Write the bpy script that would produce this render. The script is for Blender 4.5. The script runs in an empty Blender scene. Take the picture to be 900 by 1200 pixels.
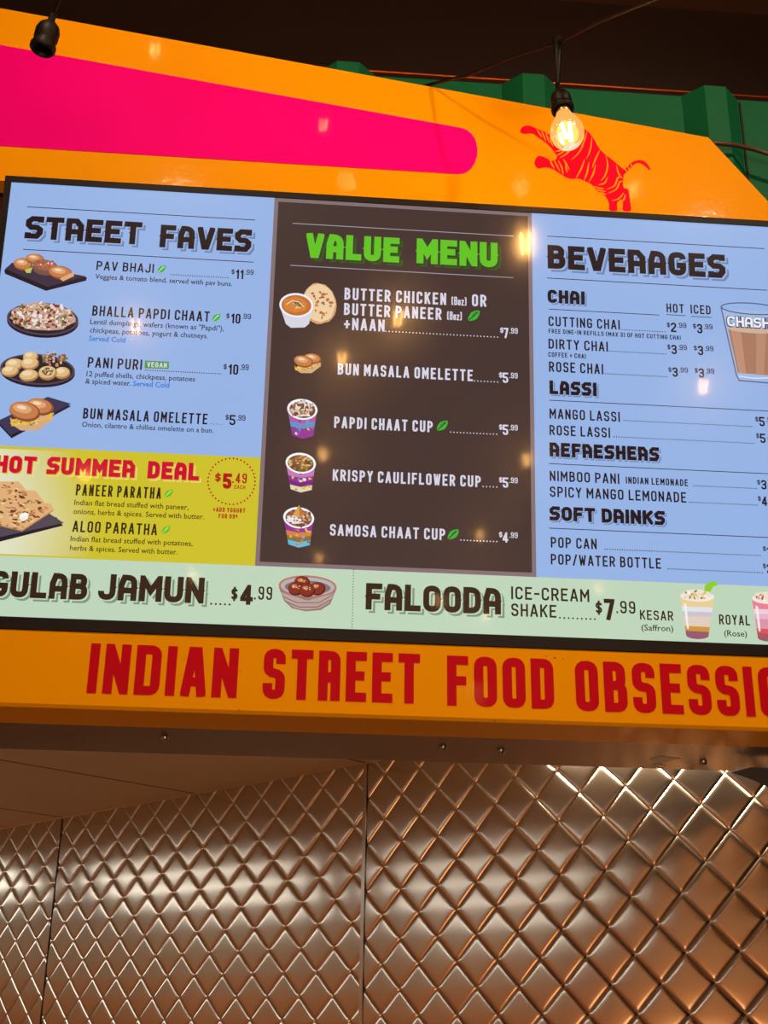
import bpy, math, random
from math import sin, cos, pi, tan, atan2, hypot
from mathutils import Vector, Matrix

# ------------------------------------------------------------------ camera, light, exposure
SC = bpy.context.scene
EYE = Vector((0, 0, 1.62))
F_PX, YAW, PITCH, ROLL = 1495.97, 0.0709, 0.3901, 0.0163
_f = Vector((sin(YAW)*cos(PITCH), cos(YAW)*cos(PITCH), sin(PITCH)))
_r = Vector((cos(YAW), -sin(YAW), 0)); _u = _r.cross(_f)
RIGHT = _r*cos(ROLL) + _u*sin(ROLL); UP = _u*cos(ROLL) - _r*sin(ROLL); FWD = _f
cd = bpy.data.cameras.new('camera'); cam = bpy.data.objects.new('camera', cd); SC.collection.objects.link(cam)
cd.sensor_fit = 'VERTICAL'; cd.sensor_height = 36; cd.lens = 36*F_PX/1200; cd.clip_start = .02
M3 = Matrix((RIGHT, UP, -FWD)).transposed()
cam.matrix_world = Matrix.Translation(EYE) @ M3.to_4x4()
SC.camera = cam
SC.view_settings.view_transform = 'Standard'; SC.view_settings.look = 'None'
SC.view_settings.exposure = 0; SC.view_settings.gamma = 1; SC.view_settings.use_curve_mapping = False
wd = bpy.data.worlds.new('world'); SC.world = wd; wd.use_nodes = True
wd.node_tree.nodes['Background'].inputs[0].default_value = (1, .62, .38, 1)
wd.node_tree.nodes['Background'].inputs[1].default_value = .10

def lamp(name, kind, loc, energy, color, target=None, **kw):
    l = bpy.data.lights.new(name, kind); o = bpy.data.objects.new(name, l); SC.collection.objects.link(o)
    l.energy = energy; l.color = color; o.location = loc
    for k, v in kw.items(): setattr(l, k, v)
    if target is not None:
        o.rotation_euler = (Vector(target)-Vector(loc)).to_track_quat('-Z', 'Y').to_euler()
    return o
# unseen fill spots added high in the hall, aimed at the fascia
lamp('sign_fill_spot', 'SPOT', (1.5, .65, 4.5), 80, (1, .80, .55), (.9, 2.3, 3.2), spot_size=1.35, spot_blend=.9, shadow_soft_size=.05)
lamp('sign_fill_spot', 'SPOT', (-.5, .65, 4.5), 62, (1, .80, .55), (-.3, 2.3, 3.0), spot_size=1.35, spot_blend=.9, shadow_soft_size=.05)
# unseen fill lamps added on the hall side
lamp('wall_fill_spot', 'SPOT', (-2.3, 1.8, 3.9), 240, (1, .72, .46), (-3.6, 2.1, 1.75), spot_size=1.5, spot_blend=.9, shadow_soft_size=.05)  # added to brighten the end wall mirrored in the right steel panel
lamp('front_fill', 'AREA', (.5, -2.2, 1.85), 76, (1, .74, .48), (.3, 2.4, 2.2), shape='RECTANGLE', size=3.0, size_y=.5)  # added for even frontal light on the sign and beam

# ------------------------------------------------------------------ helpers
def S(*c):
    def g(x):
        x /= 255.0
        return x/12.92 if x <= .04045 else ((x+.055)/1.055)**2.4
    return (g(c[0]), g(c[1]), g(c[2]), 1)
def ray(x, y): return FWD + RIGHT*((x-450)/F_PX) - UP*((y-600)/F_PX)
def on_y(x, y, Y): q = ray(x, y); return EYE + q*(Y/q.y)
def on_z(x, y, Z): q = ray(x, y); return EYE + q*((Z-EYE.z)/q.z)

def mat(name, col, rough=.5, metal=0, spec=.5, coat=0, coat_rough=.05, bump=None, noise=None):
    m = bpy.data.materials.new(name); m.use_nodes = True; nt = m.node_tree; b = nt.nodes['Principled BSDF']
    b.inputs['Base Color'].default_value = col; b.inputs['Roughness'].default_value = rough
    b.inputs['Metallic'].default_value = metal; b.inputs['Specular IOR Level'].default_value = spec
    b.inputs['Coat Weight'].default_value = coat; b.inputs['Coat Roughness'].default_value = coat_rough
    tc = nt.nodes.new('ShaderNodeTexCoord')
    if noise:   # (scale, amount) slight mottling of the colour
        n = nt.nodes.new('ShaderNodeTexNoise'); n.inputs['Scale'].default_value = noise[0]; n.inputs['Detail'].default_value = 6
        nt.links.new(tc.outputs['Object'], n.inputs['Vector'])
        mx = nt.nodes.new('ShaderNodeMix'); mx.data_type = 'RGBA'
        k = noise[1]
        mx.inputs[6].default_value = tuple(c*(1-k) for c in col[:3])+(1,)
        mx.inputs[7].default_value = tuple(min(1, c*(1+k)) for c in col[:3])+(1,)
        nt.links.new(n.outputs['Fac'], mx.inputs[0]); nt.links.new(mx.outputs[2], b.inputs['Base Color'])
    if bump:    # (scale, strength, stretch)
        n = nt.nodes.new('ShaderNodeTexNoise'); n.inputs['Scale'].default_value = bump[0]
        mp = nt.nodes.new('ShaderNodeMapping'); mp.inputs['Scale'].default_value = bump[2] if len(bump) > 2 else (1, 1, 1)
        nt.links.new(tc.outputs['Object'], mp.inputs['Vector']); nt.links.new(mp.outputs['Vector'], n.inputs['Vector'])
        bn = nt.nodes.new('ShaderNodeBump'); bn.inputs['Strength'].default_value = bump[1]; bn.inputs['Distance'].default_value = .002
        nt.links.new(n.outputs['Fac'], bn.inputs['Height']); nt.links.new(bn.outputs['Normal'], b.inputs['Normal'])
        if coat: nt.links.new(bn.outputs['Normal'], b.inputs['Coat Normal'])
    return m
def emit(name, col, strength):
    m = bpy.data.materials.new(name); m.use_nodes = True; b = m.node_tree.nodes['Principled BSDF']
    b.inputs['Base Color'].default_value = (0, 0, 0, 1)
    b.inputs['Emission Color'].default_value = col; b.inputs['Emission Strength'].default_value = strength
    return m

ORANGE = mat('orange_paint', S(255, 164, 0), .45, 0, .02, .14, .07, bump=(55, .10))
PINK = mat('pink_vinyl', S(255, 0, 142), .6, 0, .03, .06, .02)
REDV = mat('red_vinyl', S(206, 0, 26), .5, 0, .08, .10, .06)
TIGER = mat('red_tiger_vinyl', S(250, 0, 50), .55, 0, .05)
AMBER = ORANGE
BLACKP = mat('black_plastic', S(24, 13, 11), .5, 0, .22)
MAROON = mat('maroon_paint', S(96, 34, 14), .6)
GREENP = mat('green_paint', S(18, 100, 64), .5, 0, .12, noise=(6, .18))
DARKC = mat('dark_ceiling_paint', S(96, 58, 42), .8, noise=(2.5, .25))
DARKB = mat('dark_beam_paint', S(46, 26, 20), .55, noise=(4, .25))
RUST = mat('orange_highlight', S(190, 92, 48), .3, .8)
RUBBER = mat('black_rubber', S(17, 9, 8), .5, 0, .3)
STEEL = mat('quilted_steel', (.68, .64, .58, 1), .18, 1, bump=(9, .10, (1, 1, 1)))
STEEL2 = mat('brushed_steel', (.20, .165, .135, 1), .24, 1, bump=(26, .04, (2, 9, 2)), noise=(5, .12))
SEAM = mat('steel_trim', (.72, .69, .65, 1), .2, 1)
TILE = mat('ceiling_panel_paint', S(226, 196, 162), .6, noise=(3, .06))
GAP = mat('dark_joint', S(34, 22, 14), .8)
SCREW = mat('screw_metal', (.35, .3, .26, 1), .3, 1)
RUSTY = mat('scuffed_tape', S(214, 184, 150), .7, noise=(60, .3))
FLOORM = mat('floor_tile', S(150, 124, 102), .35, noise=(1.5, .2))
WALLM = mat('hall_wall_paint', S(70, 46, 34), .7, noise=(1.5, .2))
LEFTM = mat('orange_kitchen_tile', S(166, 132, 102), .4, noise=(2.2, .25))
DADO = mat('terracotta_tile', S(184, 118, 72), .4, noise=(2.2, .2))
BRASS = mat('brass_cap', (.75, .5, .22, 1), .3, 1)
FIL = emit('filament_glow', (1, .58, .20, 1), 220)
def bulb_glass():
    m = bpy.data.materials.new('warm_bulb_glass'); m.use_nodes = True; nt = m.node_tree; nt.nodes.clear()
    o = nt.nodes.new('ShaderNodeOutputMaterial'); a = nt.nodes.new('ShaderNodeAddShader'); mx = nt.nodes.new('ShaderNodeMixShader')
    t = nt.nodes.new('ShaderNodeBsdfTransparent'); t.inputs[0].default_value = (1, .86, .66, 1)
    g = nt.nodes.new('ShaderNodeBsdfGlossy'); g.inputs['Roughness'].default_value = .05
    fr = nt.nodes.new('ShaderNodeFresnel'); fr.inputs[0].default_value = 1.45
    e = nt.nodes.new('ShaderNodeEmission'); e.inputs[0].default_value = (1, .42, .10, 1); e.inputs[1].default_value = 1.1
    nt.links.new(fr.outputs[0], mx.inputs[0]); nt.links.new(t.outputs[0], mx.inputs[1]); nt.links.new(g.outputs[0], mx.inputs[2])
    nt.links.new(mx.outputs[0], a.inputs[0]); nt.links.new(e.outputs[0], a.inputs[1]); nt.links.new(a.outputs[0], o.inputs[0])
    return m
GLASS = bulb_glass()
LED = emit('led_diffuser', (1, .92, .80, 1), 2.9)
def pixels(name, sample):
    """lit screen pixels: colour attribute shown by the backlight behind a satin screen face"""
    m = bpy.data.materials.new(name); m.use_nodes = True; nt = m.node_tree; b = nt.nodes['Principled BSDF']
    b.inputs['Base Color'].default_value = (.004, .004, .004, 1); b.inputs['Roughness'].default_value = .20
    b.inputs['Specular IOR Level'].default_value = .5; b.inputs['Coat Weight'].default_value = .25; b.inputs['Coat Roughness'].default_value = .05
    a = nt.nodes.new('ShaderNodeVertexColor'); a.layer_name = 'Col'
    nt.links.new(a.outputs['Color'], b.inputs['Emission Color']); b.inputs['Emission Strength'].default_value = 1
    m.cycles.emission_sampling = sample
    return m
PIX = pixels('screen_pixels', 'NONE'); PIXBG = pixels('screen_backlight', 'AUTO')

def link(o, parent=None):
    SC.collection.objects.link(o)
    if parent is not None: o.parent = parent
    return o
def mesh(name, verts, faces, m, parent=None, smooth=False):
    me = bpy.data.meshes.new(name); me.from_pydata([tuple(v) for v in verts], [], faces); me.update()
    if smooth: me.polygons.foreach_set('use_smooth', [True]*len(me.polygons))
    for x in (m if isinstance(m, list) else [m]): me.materials.append(x)
    return link(bpy.data.objects.new(name, me), parent)
def empty(name, loc=(0, 0, 0), mw=None):
    o = bpy.data.objects.new(name, None); o.empty_display_size = .1; link(o)
    if mw is not None: o.matrix_world = mw
    else: o.location = loc
    return o
def tag(o, label=None, cat=None, group=None, kind=None):
    if label: o['label'] = label
    if cat: o['category'] = cat
    if group: o['group'] = group
    if kind: o['kind'] = kind
    return o
class MB:
    def __init__(s): s.v = []; s.f = []
    def add(s, vs, fs): n = len(s.v); s.v += [Vector(x) for x in vs]; s.f += [tuple(i+n for i in f) for f in fs]; return s
    def box(s, a, b):
        x0, y0, z0 = a; x1, y1, z1 = b
        return s.add([(x0, y0, z0), (x1, y0, z0), (x1, y1, z0), (x0, y1, z0), (x0, y0, z1), (x1, y0, z1), (x1, y1, z1), (x0, y1, z1)],
                     [(3, 2, 1, 0), (4, 5, 6, 7), (0, 1, 5, 4), (1, 2, 6, 5), (2, 3, 7, 6), (3, 0, 4, 7)])
    def prism(s, pts, off):
        """polygon pts (3D, any plane) extruded by vector off"""
        n = len(pts); off = Vector(off); a = [Vector(p) for p in pts]; b = [p+off for p in a]
        return s.add(a+b, [tuple(range(n-1, -1, -1)), tuple(range(n, 2*n))] + [(i, (i+1) % n, n+(i+1) % n, n+i) for i in range(n)])
    def lathe(s, prof, mtx=Matrix(), n=24):
        vs = []; fs = []
        for (r, z) in prof:
            for k in range(n): vs.append(mtx @ Vector((r*cos(2*pi*k/n), r*sin(2*pi*k/n), z)))
        for i in range(len(prof)-1):
            for k in range(n): fs.append((i*n+k, i*n+(k+1) % n, (i+1)*n+(k+1) % n, (i+1)*n+k))
        return s.add(vs, fs)
    def tube(s, pts, r, n=10):
        pts = [Vector(p) for p in pts]; vs = []; fs = []; ref = Vector((0.31, .87, .4)).normalized()
        for i, p in enumerate(pts):
            t = (pts[min(i+1, len(pts)-1)]-pts[max(i-1, 0)]).normalized(); a = t.cross(ref).normalized(); b = t.cross(a)
            rr = r[i] if isinstance(r, (list, tuple)) else r
            for k in range(n): vs.append(p+a*rr*cos(2*pi*k/n)+b*rr*sin(2*pi*k/n))
        for i in range(len(pts)-1):
            for k in range(n): fs.append((i*n+k, i*n+(k+1) % n, (i+1)*n+(k+1) % n, (i+1)*n+k))
        fs += [tuple(range(n-1, -1, -1)), tuple((len(pts)-1)*n+k for k in range(n))]
        return s.add(vs, fs)
    def build(s, name, m, parent=None, smooth=False): return mesh(name, s.v, s.f, m, parent, smooth)

# ------------------------------------------------------------------ lettering: stroke glyphs (x, y, rounded)
def O_(x0=0, y0=0, x1=1, y1=1): return [(x0, (y0+y1)/2), (x0, y1, 1), (x1, y1, 1), (x1, y0, 1), (x0, y0, 1), (x0, (y0+y1)/2)]
G = {
 'A': (1.08, [[(0, 0), (.44, 1), (.56, 1), (1, 0)], [(.16, .27), (.84, .27)]]),
 'B': (1, [[(0, 0), (0, 1), (.92, 1, 1), (.92, .53, 1), (0, .53)], [(0, .53), (1, .53, 1), (1, 0, 1), (0, 0)]]),
 'C': (1, [[(1, .7), (1, 1, 1), (0, 1, 1), (0, 0, 1), (1, 0, 1), (1, .3)]]),
 'D': (1, [[(0, .5), (0, 1), (1, 1, 1), (1, 0, 1), (0, 0), (0, .5)]]),
 'E': (.9, [[(1, 1), (0, 1), (0, 0), (1, 0)], [(0, .52), (.82, .52)]]),
 'F': (.88, [[(1, 1), (0, 1), (0, 0)], [(0, .5), (.82, .5)]]),
 'G': (1, [[(1, .72), (1, 1, 1), (0, 1, 1), (0, 0, 1), (1, 0, 1), (1, .46), (.55, .46)]]),
 'H': (1, [[(0, 0), (0, 1)], [(1, 0), (1, 1)], [(0, .5), (1, .5)]]),
 'I': (0, [[(0, 0), (0, 1)]]),
 'J': (.9, [[(1, 1), (1, 0, 1), (0, 0, 1), (0, .3)]]),
 'K': (1, [[(0, 0), (0, 1)], [(1, 1), (.05, .42)], [(.38, .6), (1, 0)]]),
 'L': (.85, [[(0, 1), (0, 0), (1, 0)]]),
 'M': (1.3, [[(0, 0), (0, 1), (.5, .38), (1, 1), (1, 0)]]),
 'N': (1, [[(0, 0), (0, 1), (1, 0), (1, 1)]]),
 'O': (1, [O_()]), '0': (1, [O_()]),
 'P': (1, [[(0, 0), (0, 1), (1, 1, 1), (1, .44, 1), (0, .44)]]),
 'R': (1, [[(0, 0), (0, 1), (1, 1, 1), (1, .46, 1), (0, .46)], [(.5, .46), (1, 0)]]),
 'S': (1, [[(1, .74), (1, 1, 1), (0, 1, 1), (0, .53, 1), (1, .5, 1), (1, 0, 1), (0, 0, 1), (0, .27)]]),
 'T': (1, [[(0, 1), (1, 1)], [(.5, 1), (.5, 0)]]),
 'U': (1, [[(0, 1), (0, 0, 1), (1, 0, 1), (1, 1)]]),
 'V': (1.05, [[(0, 1), (.46, 0), (.54, 0), (1, 1)]]),
 'W': (1.4, [[(0, 1), (.25, 0), (.5, .7), (.75, 0), (1, 1)]]),
 'X': (1, [[(0, 0), (1, 1)], [(0, 1), (1, 0)]]),
 'Y': (1, [[(0, 1), (.5, .48), (1, 1)], [(.5, .48), (.5, 0)]]),
 'Z': (1, [[(0, 1), (1, 1), (0, 0), (1, 0)]]),
 '1': (.45, [[(0, .8), (1, 1), (1, 0)]]),
 '2': (1, [[(0, .72), (0, 1, 1), (1, 1, 1), (1, .6, 1), (0, .12), (0, 0), (1, 0)]]),
 '3': (1, [[(0, .76), (0, 1, 1), (1, 1, 1), (1, .53, 1), (.4, .53)], [(.4, .53), (1, .53, 1), (1, 0, 1), (0, 0, 1), (0, .25)]]),
 '4': (1.05, [[(.72, 0), (.72, 1), (0, .3), (0, .22), (1, .22)]]),
 '5': (1, [[(1, 1), (0, 1), (0, .56), (1, .6, 1), (1, 0, 1), (0, 0, 1), (0, .26)]]),
 '7': (.95, [[(0, 1), (1, 1), (.35, 0)]]),
 '8': (1, [O_(0, .53), O_(0, 0, 1, .53)]),
 '9': (1, [[(0, .25), (0, 0, 1), (1, 0, 1), (1, 1, 1), (0, 1, 1), (0, .45, 1), (1, .45)]]),
 '$': (.9, [[(1, .7), (1, .86, 1), (0, .86, 1), (0, .5, 1), (1, .5, 1), (1, .14, 1), (0, .14, 1), (0, .3)], [(.5, 0), (.5, 1)]]),
 '¢': (.7, [[(1, .75), (1, .88, 1), (0, .88, 1), (0, .45, 1), (1, .45, 1), (1, .58)], [(.5, .3), (.5, 1)]]),
 '/': (.7, [[(0, -.05), (1, 1.05)]]), '+': (.9, [[(0, .45), (1, .45)], [(.5, .15), (.5, .75)]]), '-': (.6, [[(0, .48), (1, .48)]]),
 '.': (0, [[(0, 0), (0, .01)]]), '(': (.3, [[(1, 1), (0, 1, 1), (0, 0, 1), (1, 0)]]), ')': (.3, [[(0, 1), (1, 1, 1), (1, 0, 1), (0, 0)]]),
 'o': (.8, [O_(0, 0, 1, .62)]), 'z': (.75, [[(0, .62), (1, .62), (0, 0), (1, 0)]]),
}
GB = dict(G)   # heavy heading face: squared A and R
GB['A'] = (1, [[(0, 0), (0, .62), (.2, 1), (1, 1, 1), (1, 0)], [(0, .36), (1, .36)]])
GB['R'] = (1, [[(0, 0), (0, 1), (.62, 1), (1, .72), (1, 0)], [(0, .38), (1, .38)]])
GB['S'] = (1, [[(1, .80), (1, 1), (.3, 1), (0, .84), (0, .64), (.25, .5), (.75, .5), (1, .38), (1, .2), (.75, 0), (0, 0), (0, .20)]])
GB['G'] = (1, [[(1, .76), (1, 1, 1), (0, 1, 1), (0, 0, 1), (1, 0, 1), (1, .42), (.72, .42)]])
GB['C'] = (1, [[(1, .74), (1, 1, 1), (0, 1, 1), (0, 0, 1), (1, 0, 1), (1, .26)]])
GB['V'] = (1.08, [[(0, 1), (.4, 0), (.6, 0), (1, 1)]])

def round_path(pts, rad):
    out = []; n = len(pts)
    for i, p in enumerate(pts):
        if p[2] and 0 < i < n-1:
            c = Vector(p[:2]); a = Vector(pts[i-1][:2])-c; b = Vector(pts[i+1][:2])-c
            la, lb = a.length, b.length
            r = min(rad, la*.5 if pts[i-1][2] else la, lb*.5 if pts[i+1][2] else lb)
            p0 = c+a/la*r; p2 = c+b/lb*r
            for k in range(5):
                t = k/4; q = p0*(1-t)**2+c*2*t*(1-t)+p2*t*t; out.append(q)
        else: out.append(Vector(p[:2]))
    res = [out[0]]
    for q in out[1:]:
        if (q-res[-1]).length > 1e-7: res.append(q)
    return res
def stroke(pts, t, closed, ylo, yhi, butt=(False, False)):
    """thick mitred polyline -> list of quads"""
    n = len(pts); L = []; R = []; h = t/2
    if not closed:
        pts = [p.copy() for p in pts]
        d0 = (pts[0]-pts[1]).normalized(); d1 = (pts[-1]-pts[-2]).normalized()
        if not butt[0]: pts[0] += d0*h
        if not butt[1]: pts[-1] += d1*h
    else: pts = pts[:-1]; n -= 1
    for i in range(n):
        if closed: a, b = pts[i]-pts[i-1], pts[(i+1) % n]-pts[i]
        else:
            a = pts[i]-pts[i-1] if i else pts[1]-pts[0]; b = pts[i+1]-pts[i] if i < n-1 else pts[i]-pts[i-1]
        a = a.normalized(); b = b.normalized(); na = Vector((-a.y, a.x)); nb = Vector((-b.y, b.x)); m = na+nb
        if m.length < .2: m = na
        m.normalize(); k = h/max(.12, m.dot(na)); L.append(pts[i]+m*k); R.append(pts[i]-m*k)
    return [[(q.x, q.y) for q in (L[i], R[i], R[(i+1) % n], L[(i+1) % n])] for i in range(n if closed else n-1)]
def clip(poly, ax, v, sg):
    out = []
    for a, b in zip(poly, poly[1:]+poly[:1]):
        da, db = sg*(a[ax]-v), sg*(b[ax]-v)
        if da >= 0: out.append(a)
        if da*db < 0: t = da/(da-db); out.append((a[0]+(b[0]-a[0])*t, a[1]+(b[1]-a[1])*t))
    return out
def clip_box(polys, x0, x1, y0, y1):
    res = []
    for p in polys:
        for ax, v, sg in ((0, x0, 1), (0, x1, -1), (1, y0, 1), (1, y1, -1)):
            if p: p = clip(p, ax, v, sg)
        if len(p) > 2 and abs(sum(p[i][0]*p[(i+1) % len(p)][1]-p[(i+1) % len(p)][0]*p[i][1] for i in range(len(p)))) > 1e-11: res.append(p)
    return res
def glyph_polys(text, width, cap, weight, font=G, gap=None, spur=False, corner=None):
    """polys for a line of text fitted to width; weight = stroke / cap height"""
    t = cap*weight; gap = cap*(gap if gap is not None else .17); corner = corner or .26
    spw = .62; fixed = 0; var = 0
    for i, ch in enumerate(text):
        if ch == ' ': var += spw
        else: fixed += t; var += font[ch][0]
        if i < len(text)-1: fixed += gap*(0.45 if ch == ' ' else 1)
    k = max((width-fixed)/max(var, .01), cap*.05) if var else 0
    x = 0; out = []
    for ch in text:
        if ch == ' ': x += spw*k+gap*.45; continue
        w, strokes = font[ch]; gw = w*k
        for st in strokes:
            p3 = [(x+t/2+q[0]*gw, t/2+q[1]*(cap-t), q[2] if len(q) > 2 else 0) for q in st]
            closed = len(st) > 2 and st[0][:2] == st[-1][:2]
            pp = round_path(p3, cap*corner); 
            bt = [len(st) > 2 and 0 < st[e][1] < 1 and st[e][0] == st[e2][0] for e, e2 in ((0, 1), (-1, -2))]
            lo, hi = (-cap*.08, cap*1.08) if ch == '/' else (-1e-6, cap+1e-6)
            out += clip_box(stroke(pp, t, closed, 0, 0, bt), x-1e-6, x+gw+t+1e-6, lo, hi)
            if spur:
                for a, b in zip(p3, p3[1:]):
                    if abs(a[0]-b[0]) < 1e-6 and abs(a[1]-b[1]) > cap*.5:
                        sd = -1 if q and a[0] < x+t/2+gw*.6 else 1
                        ex = a[0]+sd*t/2; ym = cap*.5
                        out.append([(ex, ym-t*.16), (ex+sd*t*.17, ym), (ex, ym+t*.16)])
        x += gw+t+gap
    return out
_fcache = {}
def plain_polys(text, width, cap, bold=0):
    """small running text in the default face, fitted to width"""
    cu = bpy.data.curves.new('t', 'FONT'); cu.body = text; cu.size = 1; cu.resolution_u = 2; cu.offset = bold
    o = bpy.data.objects.new('t', cu); SC.collection.objects.link(o)
    dg = bpy.context.evaluated_depsgraph_get(); me = bpy.data.meshes.new_from_object(o.evaluated_get(dg))
    vs = [v.co.copy() for v in me.vertices]; fs = [tuple(p.vertices) for p in me.polygons]
    bpy.data.objects.remove(o); bpy.data.meshes.remove(me); bpy.data.curves.remove(cu)
    x0 = min(v.x for v in vs); x1 = max(v.x for v in vs); kx = width/(x1-x0); ky = cap/.70
    return [[((vs[i].x-x0)*kx, vs[i].y*ky) for i in f] for f in fs]

# ------------------------------------------------------------------ shell of the place
KZ = EYE.z+.744                                    # ceiling height inside the stall
ZB = EYE.z+.5542                                   # underside of the sign beam
YF = 2.36                                          # plane of the fascia
WD = Vector((-.66121, .75020, 0)); WN = Vector((.75020, .66121, 0)); WP = Vector((.22782, 3.74307, 0))   # angled back wall
def wl(s, q=0, z=0): p = WP+WD*s-WN*q; return Vector((p.x, p.y, z))

tag(MB().box((-6, -7, -.1), (6, 9, 0)).build('floor', FLOORM), kind='structure')
tag(MB().box((-6, -7, 4.6), (6, 9, 4.7)).build('ceiling', DARKC), kind='structure')
tag(MB().box((-6, -7.1, 0), (6, -7, 4.6)).build('wall_back', WALLM), kind='structure')
tag(MB().box((-6.1, -7, 0), (-6, 9, 4.6)).build('wall_left', WALLM), kind='structure')
tag(MB().box((6, -7, 0), (6.1, 9, 4.6)).build('wall_right', WALLM), kind='structure')
tag(MB().box((-6, 9, 0), (6, 9.1, 4.6)).build('wall_far', WALLM), kind='structure')
# kitchen end wall, far to the left inside the stall
tag(MB().box((-3.7, .9, 1.84), (-3.62, 7.9, KZ)).build('wall_kitchen', LEFTM), kind='structure')
tag(MB().box((-3.7, .9, 0), (-3.615, 7.9, 1.84)).build('wall_kitchen', DADO), kind='structure')

# quilted steel panels of the angled back wall
def quilt(name, s0, s1, z0, z1, w, h, sa, za, N=14):
    vs = []; fs = []; H = .0011
    j0 = int((z0-za)/(h/2))-2; j1 = int((z1-za)/(h/2))+2
    for j in range(j0, j1+1):
        off = (j % 2)*w/2; k0 = int((s0-sa)/w)-2; k1 = int((s1-sa)/w)+2
        for k in range(k0, k1+1):
            cs = sa+k*w+off+w/2; cz = za+j*h/2
            if cs+w/2 < s0 or cs-w/2 > s1 or cz+h/2 < z0 or cz-h/2 > z1: continue
            n = len(vs); P2 = []
            for a in range(N+1):
                for b in range(N+1):
                    # finer steps near the creases
                    A = .5-.5*cos(pi*a/N); B = .5-.5*cos(pi*b/N); A = .6*A+.4*a/N; B = .6*B+.4*b/N
                    p = A+B-1; q = A-B
                    s = min(s1, max(s0, cs+p*w/2)); z = min(z1, max(z0, cz+q*h/2))
                    pp = (s-cs)/(w/2); qq = (z-cz)/(h/2); A = (pp+qq+1)/2; B = (pp-qq+1)/2
                    g = lambda t: max(0, 1-min(1, abs(2*t-1))**12)
                    hh = H*g(A)*g(B) + .0009*max(0, 1-(2*A-1)**2)*max(0, 1-(2*B-1)**2)
                    hh -= .0008*(max(0, abs(2*A-1)-.90)+max(0, abs(2*B-1)-.90))*10 if hh >= 0 else 0
                    P2.append((s, z)); vs.append(wl(s, hh+.004, z))
            for a in range(N):
                for b in range(N):
                    i = (n+a*(N+1)+b, n+(a+1)*(N+1)+b, n+(a+1)*(N+1)+b+1, n+a*(N+1)+b+1)
                    q4 = [P2[x-n] for x in i]
                    ar = sum(q4[x][0]*q4[(x+1) % 4][1]-q4[(x+1) % 4][0]*q4[x][1] for x in range(4))
                    if abs(ar) > 1e-9: fs.append(i)
    # wall runs right to left seen from the front: keep normals towards the room
    return mesh(name, vs, fs, STEEL, None, True)
ZL = 1.0
SE1, SE2, SR = 1.606, 0.0, -1.285
gq = 'quilted steel panels of the angled back wall'
pn = quilt('quilted_panel', SE1+.004, 3.3, ZL, KZ-.004, .1415, .1295, 1.697, EYE.z+.1845)
tag(pn, 'narrow slice of diamond quilted steel panel left of the dark wall seam', 'wall panel', gq)
pn = quilt('quilted_panel', SE2+.008, SE1-.004, ZL, KZ-.004, .1405, .1300, .183, EYE.z+.1705+.26)
tag(pn, 'middle diamond quilted steel panel between the dark seam and the bright steel strip', 'wall panel', gq)
pn = quilt('quilted_panel', SR, SE2-.008, ZL, KZ-.004, .1360, .1290, -.146, EYE.z+.249)
tag(pn, 'right diamond quilted steel panel with warm orange reflections beside the bright strip', 'wall panel', gq)
tag(MB().prism([wl(-1.9, -.002, 0), wl(3.4, -.002, 0), wl(3.4, -.06, 0), wl(-1.9, -.06, 0)], (0, 0, ZB-.01)).build('wall_quilted', WALLM), kind='structure')
tag(MB().prism([wl(SR, -.002, ZB-.02), wl(3.4, -.002, ZB-.02), wl(3.4, -.06, ZB-.02), wl(SR, -.06, ZB-.02)], (0, 0, KZ-ZB+.02)).build('wall_quilted', WALLM), kind='structure')
# seam strips
def strip(name, s, hw, d, m):
    b = MB().prism([wl(s-hw, 0, ZL), wl(s-hw*.8, d, ZL), wl(s+hw*.8, d, ZL), wl(s+hw, 0, ZL)], (0, 0, KZ-ZL-.006))
    return tag(b.build(name, m), kind='structure')
strip('trim_1', SE1, .006, .006, GAP); strip('trim_2', SE2, .0085, .007, SEAM)
tag(MB().prism([wl(SE2-.0112, 0, ZL), wl(SE2-.0112, .006, ZL), wl(SE2-.009, .006, ZL), wl(SE2-.009, 0, ZL)], (0, 0, KZ-ZL-.006)).build('trim_3', GAP), kind='structure')
# stall ceiling: broad panels set square to the angled wall
def q_at(s, Y=2.60): return (WP.y+WD.y*s-Y)/WN.y
tag(MB().prism([wl(-1.38, 0, KZ+.004), wl(4.5, 0, KZ+.004), wl(4.5, q_at(4.5), KZ+.004), wl(-1.38, q_at(-1.38), KZ+.004)], (0, 0, .03)).build('ceiling', GAP), kind='structure')
cb = [-1.36, 0.0, .807, 1.606, 2.41, 3.21, 4.5]
for a, b in zip(cb, cb[1:]):
    g = .0025
    tag(MB().prism([wl(a+g, .004, KZ), wl(b-g, .004, KZ), wl(b-g, q_at(b-g), KZ), wl(a+g, max(.02, q_at(a+g)), KZ)], (0, 0, .0035)).build('ceiling', TILE), kind='structure')
for a in cb[1:-1]:
    tag(MB().prism([wl(a-.0035, .004, KZ-.0006), wl(a+.0035, .004, KZ-.0006), wl(a+.0035, q_at(a), KZ-.0006), wl(a-.0035, q_at(a), KZ-.0006)], (0, 0, .0012)).build('trim_6', GAP), kind='structure')
tag(MB().prism([wl(SR, .003, KZ-.004), wl(3.3, .003, KZ-.004), wl(3.3, .0065, KZ-.004), wl(SR, .0065, KZ-.004)], (0, 0, .004)).build('trim_4', TILE), kind='structure')

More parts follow.
